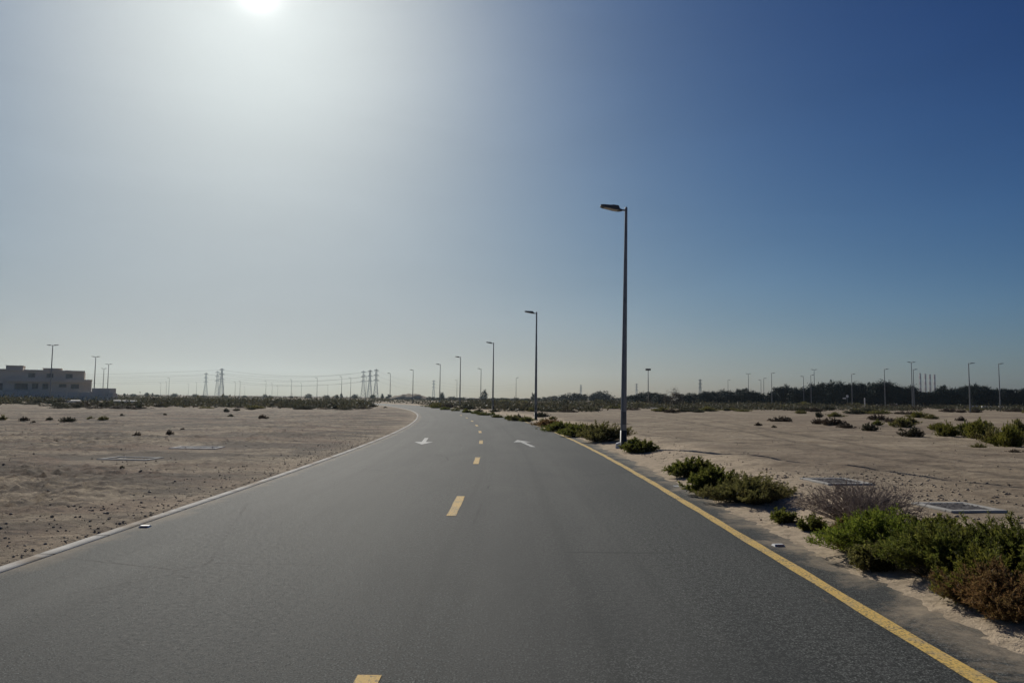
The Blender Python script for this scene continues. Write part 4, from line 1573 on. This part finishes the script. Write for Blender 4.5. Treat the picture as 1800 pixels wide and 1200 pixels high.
for px, py, w in ((1056, 689, 30), (1046, 692, 22), (1066, 693, 22), (1022, 690.5, 26), (1008, 692, 24), (992, 694, 22), (975, 696, 22), (1082, 698, 22), (1096, 699, 20), (958, 698, 18), (945, 699, 16), (937, 691, 6),
                  (925, 699, 20), (905, 699, 20), (885, 698, 20), (868, 698, 18), (851, 685.5, 9), (848, 697, 16), (830, 698, 18), (812, 698, 20), (795, 697, 18), (777, 690, 7), (775, 697, 18), (758, 697, 16)):
    put_tree(SP, used2, px, py, 340 + rnd.uniform(-10, 10), w / FPX * 340, "dark tree in the low distant clumps between the road's far end and the nearest lamp", GM, 1.7, 3.1)

# ------------------------------------------------------------------ loose stones and clods


def stones():
    r = np.random.RandomState(31)
    Px, Py, S = [], [], []

    def spray(n, fx, fy, s0, s1):
        for _ in range(n):
            Px.append(fx())
            Py.append(fy())
            S.append(s0 + (s1 - s0) * r.rand() ** 3)
    # broken clods along the left kerb and over the worked dirt
    for _ in range(5000):
        s = 5 + 30 * r.rand() ** 1.5
        l = L_KERB - .06 - 1.3 * r.rand() ** 1.7
        x, y = road_pt(s, l)
        Px.append(x); Py.append(y); S.append(.003 + .020 * r.rand() ** 7)
    for _ in range(16000):
        d = 7 + 38 * r.rand() ** 1.3
        l = L_KERB - .5 - 18 * r.rand()
        x, y = road_pt(d, l)
        if float(fbm(np.array([x]), np.array([y]), .33, 2)[0]) < .05 and r.rand() < .9:
            continue
        Px.append(x); Py.append(y); S.append(.004 + .024 * r.rand() ** 8)
    # right verge and round the chambers
    for _ in range(1500):
        s = 3.5 + 26 * r.rand() ** 1.4
        l = 3.75 + 1.6 * r.rand() ** 1.3
        x, y = road_pt(s, l)
        Px.append(x); Py.append(y); S.append(.005 + .020 * r.rand() ** 4)
    for cx, cy, _z in CHAMBERS[:2]:
        for _ in range(1700):
            a, q = r.rand() * 6.28, .75 + 1.2 * r.rand() ** 1.5
            Px.append(cx + math.cos(a) * q * 1.4); Py.append(cy + math.sin(a) * q); S.append(.004 + .024 * r.rand() ** 5)
    for _ in range(2200):
        d = 8 + 34 * r.rand() ** 1.3
        l = 5 + 22 * r.rand()
        x, y = road_pt(d, l)
        Px.append(x); Py.append(y); S.append(.005 + .022 * r.rand() ** 5)
    Px, Py, S = np.array(Px), np.array(Py), np.array(S)
    z, _, _ = land(Px, Py)
    n = len(S)
    base = np.array([(1, 0, 0), (-1, 0, 0), (0, 1, 0), (0, -1, 0), (0, 0, 1), (0, 0, -1), (.62, .62, .55), (-.62, .62, .5), (.6, -.62, .5), (-.6, -.62, .55)])
    tri = np.array([(4, 6, 7), (4, 7, 9), (4, 9, 8), (4, 8, 6), (0, 6, 8), (2, 7, 6), (1, 9, 7), (3, 8, 9), (0, 2, 6), (2, 1, 7), (1, 3, 9), (3, 0, 8), (5, 2, 0), (5, 1, 2), (5, 3, 1), (5, 0, 3)])
    V = base[None] * (1 + .3 * r.normal(size=(n, 10, 1))) * S[:, None, None] * np.array([1, 1, .7])
    a = r.rand(n) * 6.28
    ca, sa = np.cos(a)[:, None], np.sin(a)[:, None]
    x = V[..., 0] * ca - V[..., 1] * sa
    y = V[..., 0] * sa + V[..., 1] * ca
    V = np.stack([x + Px[:, None], y + Py[:, None], V[..., 2] + z[:, None] + S[:, None] * .25], -1).reshape(-1, 3)
    F = (np.arange(n)[:, None, None] * 10 + tri[None]).reshape(-1, 3)
    tag(link_mesh("gravel", np_mesh("gravel", V, F), STONE), "loose stones and clods strewn over the sand beside the road", "gravel", kind="stuff")


stones()

# ------------------------------------------------------------------ dusty air
hz = MB().box(-2600, 2600, -2600, 2600, -1.6, 92).build("haze", None)
hm_ = bpy.data.materials.new("haze")
hm_.use_nodes = True
ht = hm_.node_tree
for n in list(ht.nodes):
    ht.nodes.remove(n)
ho = ht.nodes.new('ShaderNodeOutputMaterial')
hv = ht.nodes.new('ShaderNodeVolumePrincipled')
hv.inputs['Color'].default_value = (0.76, 0.90, 1.0, 1)
hv.inputs['Density'].default_value = 0.00012
hv.inputs['Anisotropy'].default_value = 0.78
ht.links.new(hv.outputs[0], ho.inputs['Volume'])
hz.data.materials.append(hm_)
tag(hz, kind="stuff")
